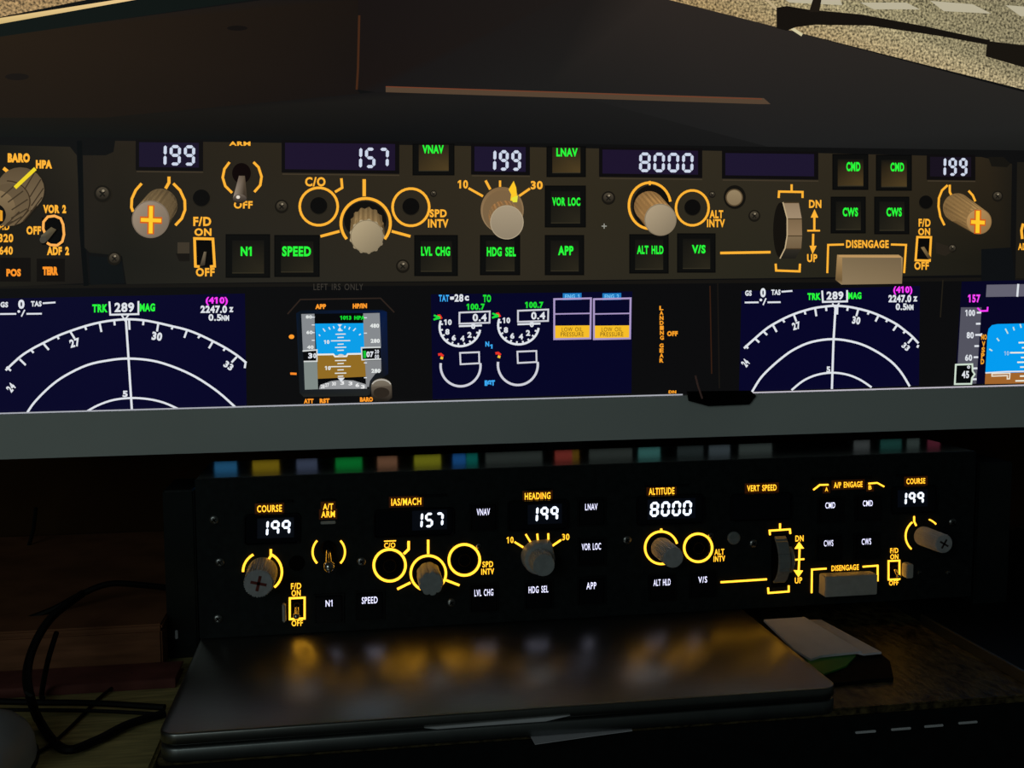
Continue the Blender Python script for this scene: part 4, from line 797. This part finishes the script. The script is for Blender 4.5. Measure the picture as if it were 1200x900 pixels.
f.ell(*S(41, 370), 3.2, 2.6, (255, 156, 44)); f.line([S(32, 638), S(78, 640)], 2.6, (255, 140, 40)); f.done('small standby instrument as shown on screen')
f = Flat('knob_picture', base=400); f.ell(447, 452.5, 12, 9, (130, 120, 104), (80, 72, 62)); f.poly([(435, 453), (459, 452), (459.5, 466), (455, 470), (440, 470.5), (435.5, 465)], [(96, 86, 74), (90, 80, 68), (40, 34, 28), (30, 26, 22), (30, 26, 22), (44, 38, 30)]); f.ell(447, 460, 9.4, 6, (44, 37, 30)); f.ring(447, 453, 11.4, 1.2, (190, 186, 176), 20, 160, ry=8); f.done()
# engine display
f = Flat('engine_display_picture', base=30); f.poly([(505, 345), (741, 341.5), (740, 461), (507, 468)], (6, 6, 38)); E_ = lambda x, y: (500 + x / 6.925, 335 + y / 6.925)
for cx, cy, top in (((270, 335), 0, 0), ((745, 320), 0, 1)):
    x, y = cx
    f.ring(*E_(x, y), 165 / 6.925 * 1.0, 2.6, WH, -178 if 0 else 160, 352, ry=155 / 6.925)
    for a in range(170, 360, 19): q1 = E_(x + 165 * math.cos(math.radians(a)), y - 155 * math.sin(math.radians(a))); q2 = E_(x + 140 * math.cos(math.radians(a)), y - 130 * math.sin(math.radians(a))); f.line([q1, q2], 2, WH)
    for t, a, b_ in (('10', -98, -40), ('8', -102, 38), ('6', -50, 86), ('4', 20, 92), ('2', 78, 62), ('0', 108, -8)): f.text(t, *E_(x + a, y + b_), 9 if t == '10' else 5, 6.8, WH, 0, .05)
    f.line([E_(x - 148, y - 68), E_(x - 165, y - 95), E_(x - 182, y - 93)], 2.6, (230, 50, 40)); f.line([E_(x - 212, y - 96), E_(x - 172, y - 82), E_(x - 212, y - 60)], 2.2, (30, 220, 60)); f.line([E_(x - 215, y - 62), E_(x - 160, y - 74)], 2, (30, 220, 60))
    x0, x1, y0, y1 = x - 4, x + 242, y - 122, y - 30; f.line([E_(x0, y0 + 4), E_(x1, y0 - 6), E_(x1 - 2, y1 - 6), E_(x0, y1 + 2), E_(x0, y0 + 4)], 2, (205, 206, 214)); f.text('0.4', *E_(x + 160, y - 78), 16.5, 9, WH, 0, .04); f.text('100.7', *E_(x + 128, y - 165), 21.5, 7.6, (30, 225, 50), 0, .05); f.line([E_(x - 8, y - 8), E_(x + 178, y - 14)], 2.2, WH)
for x, y in ((275, 650), (740, 640)):
    f.ring(*E_(x, y), 162 / 6.925, 2.8, (205, 206, 216), 172, 368, ry=165 / 6.925); f.line([E_(x - 155, y - 55), E_(x - 150, y - 75)], 3.2, (240, 200, 60)); f.line([E_(x - 140, y - 78), E_(x - 160, y - 95), E_(x - 182, y - 92)], 3, (230, 50, 40))
    f.line([E_(x - 4, y - 106), E_(x + 150, y - 112), E_(x + 152, y - 22), E_(x, y - 14), E_(x - 4, y - 106)], 2, (205, 206, 214))
f.text('TAT', *E_(140, 100), 12, 8, CY, 0, .04); f.line([E_(190, 100), E_(222, 98)], 3.4, WH); f.line([E_(205, 88), E_(207, 112)], 2.4, WH); f.text('28', *E_(262, 98), 10.5, 9, WH, 0, .04); f.text('c', *E_(326, 100), 5, 6, WH, 0, .05); f.text('TO', *E_(490, 102), 9.5, 9, (30, 225, 50), 0, .05); f.text('N', *E_(492, 472), 4.5, 6, CY, 0, .05); f.text('1', *E_(524, 492), 3, 5, CY, 0, .05); f.text('EGT', *E_(512, 788), 12, 6.5, CY, -.03, .08)
for x0, t in ((649.5, 'ENG 1'), (696, 'ENG 2')):
    f.rect(x0 + 10, 343.5, x0 + 32, 351.5, (30, 120, 190), -.02); f.text(t, x0 + 21, 347.5, 17, 5, (110, 190, 240), -.02, .04); LV = (168, 150, 196)
    f.rect(x0 + .8, 381.5, x0 + 41.5, 396.5, (246, 190, 40), -.01); f.line([(x0, 350.6), (x0 + 43, 349.6), (x0 + 42.3, 396.6), (x0, 397.4), (x0, 350.6)], 2.2, LV); f.line([(x0, 368), (x0 + 42.5, 367.2)], 1.6, LV)
    f.text('LOW OIL', x0 + 21, 386, 24, 5, (90, 66, 24), -.01, 0); f.text('PRESSURE', x0 + 21, 391.8, 27, 5, (90, 66, 24), -.01, 0)
f.done()
f = Flat('gear_label_picture', base=30)
for i, ch in enumerate('LANDING'): f.text(ch, 775 + i * .12, 361 + i * 5.8, 4.6, 5, (250, 160, 40), 0, .05)
for i, ch in enumerate('GEAR'): f.text(ch, 775.2, 405 + i * 5.8, 4.8, 5, (250, 160, 40), 0, .05)
f.text('OFF', 788, 391, 12.5, 6, (250, 160, 40), 0, .06); f.text('DN', 788, 459.3, 9, 3.6, (250, 160, 40), 0, .06); f.done()
# primary flight display at the right edge
f = Flat('flight_display_picture', base=30); Q = lambda x, y: (1080 + x / 6.425, 320 + y / 6.425)
f.poly([(1127, 330), (1300, 326), (1300, 446), (1119, 450.5)], (7, 6, 34)); f.poly([Q(490, 88), Q(1000, 80), Q(1000, 172), Q(484, 180)], (100, 98, 112)); f.line([Q(728, 82), Q(720, 178)], 2.4, WH)
f.poly([Q(296, 258), Q(452, 258), Q(412, 832), Q(262, 838)], (84, 84, 96)); f.text('157', *Q(396, 192), 14.5, 9.5, (250, 70, 250), 0, .04); f.line([Q(420, 262), Q(445, 286), Q(495, 284), Q(498, 254)], 2, MG)
for t, x, y in (('100', 366, 300), ('80', 366, 468), ('60', 354, 637)): f.text(t, *Q(x, y), 11.5 if t == '100' else 8.4, 7.6, WH, 0, .04)
for i, y in enumerate((298, 382, 466, 550, 634, 718, 800)): x = 452 - (y - 258) * .07; f.line([Q(x - 34, y), Q(x, y - 1)], 2.2, WH)
f.poly([Q(412, 466), Q(456, 452), Q(458, 480)], WH)
f.poly([Q(480, 756), Q(496, 460), Q(504, 420), Q(530, 392), Q(570, 384), Q(1000, 374), Q(1000, 742)], (4, 156, 240)); f.poly([Q(480, 756), Q(1000, 742), Q(1000, 826), Q(476, 836)], (160, 100, 44)); f.line([Q(480, 752), Q(640, 742), Q(1000, 736)], 1.6, WH)
f.line([Q(530, 758), Q(665, 754), Q(662, 796), Q(645, 797), Q(646, 772), Q(530, 776), Q(530, 758)], 1.4, (235, 225, 205))
for y, a in ((524, 730), (562, 755), (600, 666), (636, 748), (672, 720), (708, 742), (776, 740), (812, 706)): f.line([Q(a, y), Q(900, y - 3)], 1.8, (235, 235, 220))
f.text('10', *Q(640, 604), 5.5, 5, (170, 200, 220), 0, .02)
for a, b_ in (((630, 418), (650, 456)), ((690, 406), (698, 432)), ((742, 384), (750, 412)), ((566, 490), (584, 512)), ((510, 572), (532, 586))): f.line([Q(*a), Q(*b_)], 1.6, (200, 225, 215))
for i, ch in enumerate(('NO', 'V', 'S', 'P', 'D')): f.text(ch, *Q(470 - i * 3, 482 + i * 44 + (8 if i else 0)), 6.6 if i == 0 else 4, 6.4, (240, 160, 40), 0, .05)
f.poly([Q(258, 690), Q(382, 686), Q(384, 738), Q(400, 762), Q(380, 790), Q(374, 836), Q(248, 838)], (6, 8, 10)); f.line([Q(258, 690), Q(382, 686), Q(384, 738), Q(400, 762), Q(380, 790), Q(374, 834), Q(250, 836), Q(258, 690)], 2, (205, 222, 205)); f.text('45', *Q(330, 764), 8.6, 8.6, WH, 0, .04); f.text('0', *Q(354, 708), 3.6, 3.8, WH, 0, .04)
f.done()
f = Flat('screen_border_line', base=600); zz = [(x, 485.5 + (452.3 - 485.5) * x / 1200 - 1.0) for x in (-120, 0, 300, 600, 800)]
f.line(zz, 1.5, (168, 170, 178)); f.line([(x, 485.5 - 33.2 * x / 1200 - 1.0) for x in (880, 1000, 1200, 1300)], 1.5, (190, 185, 195)); f.done()
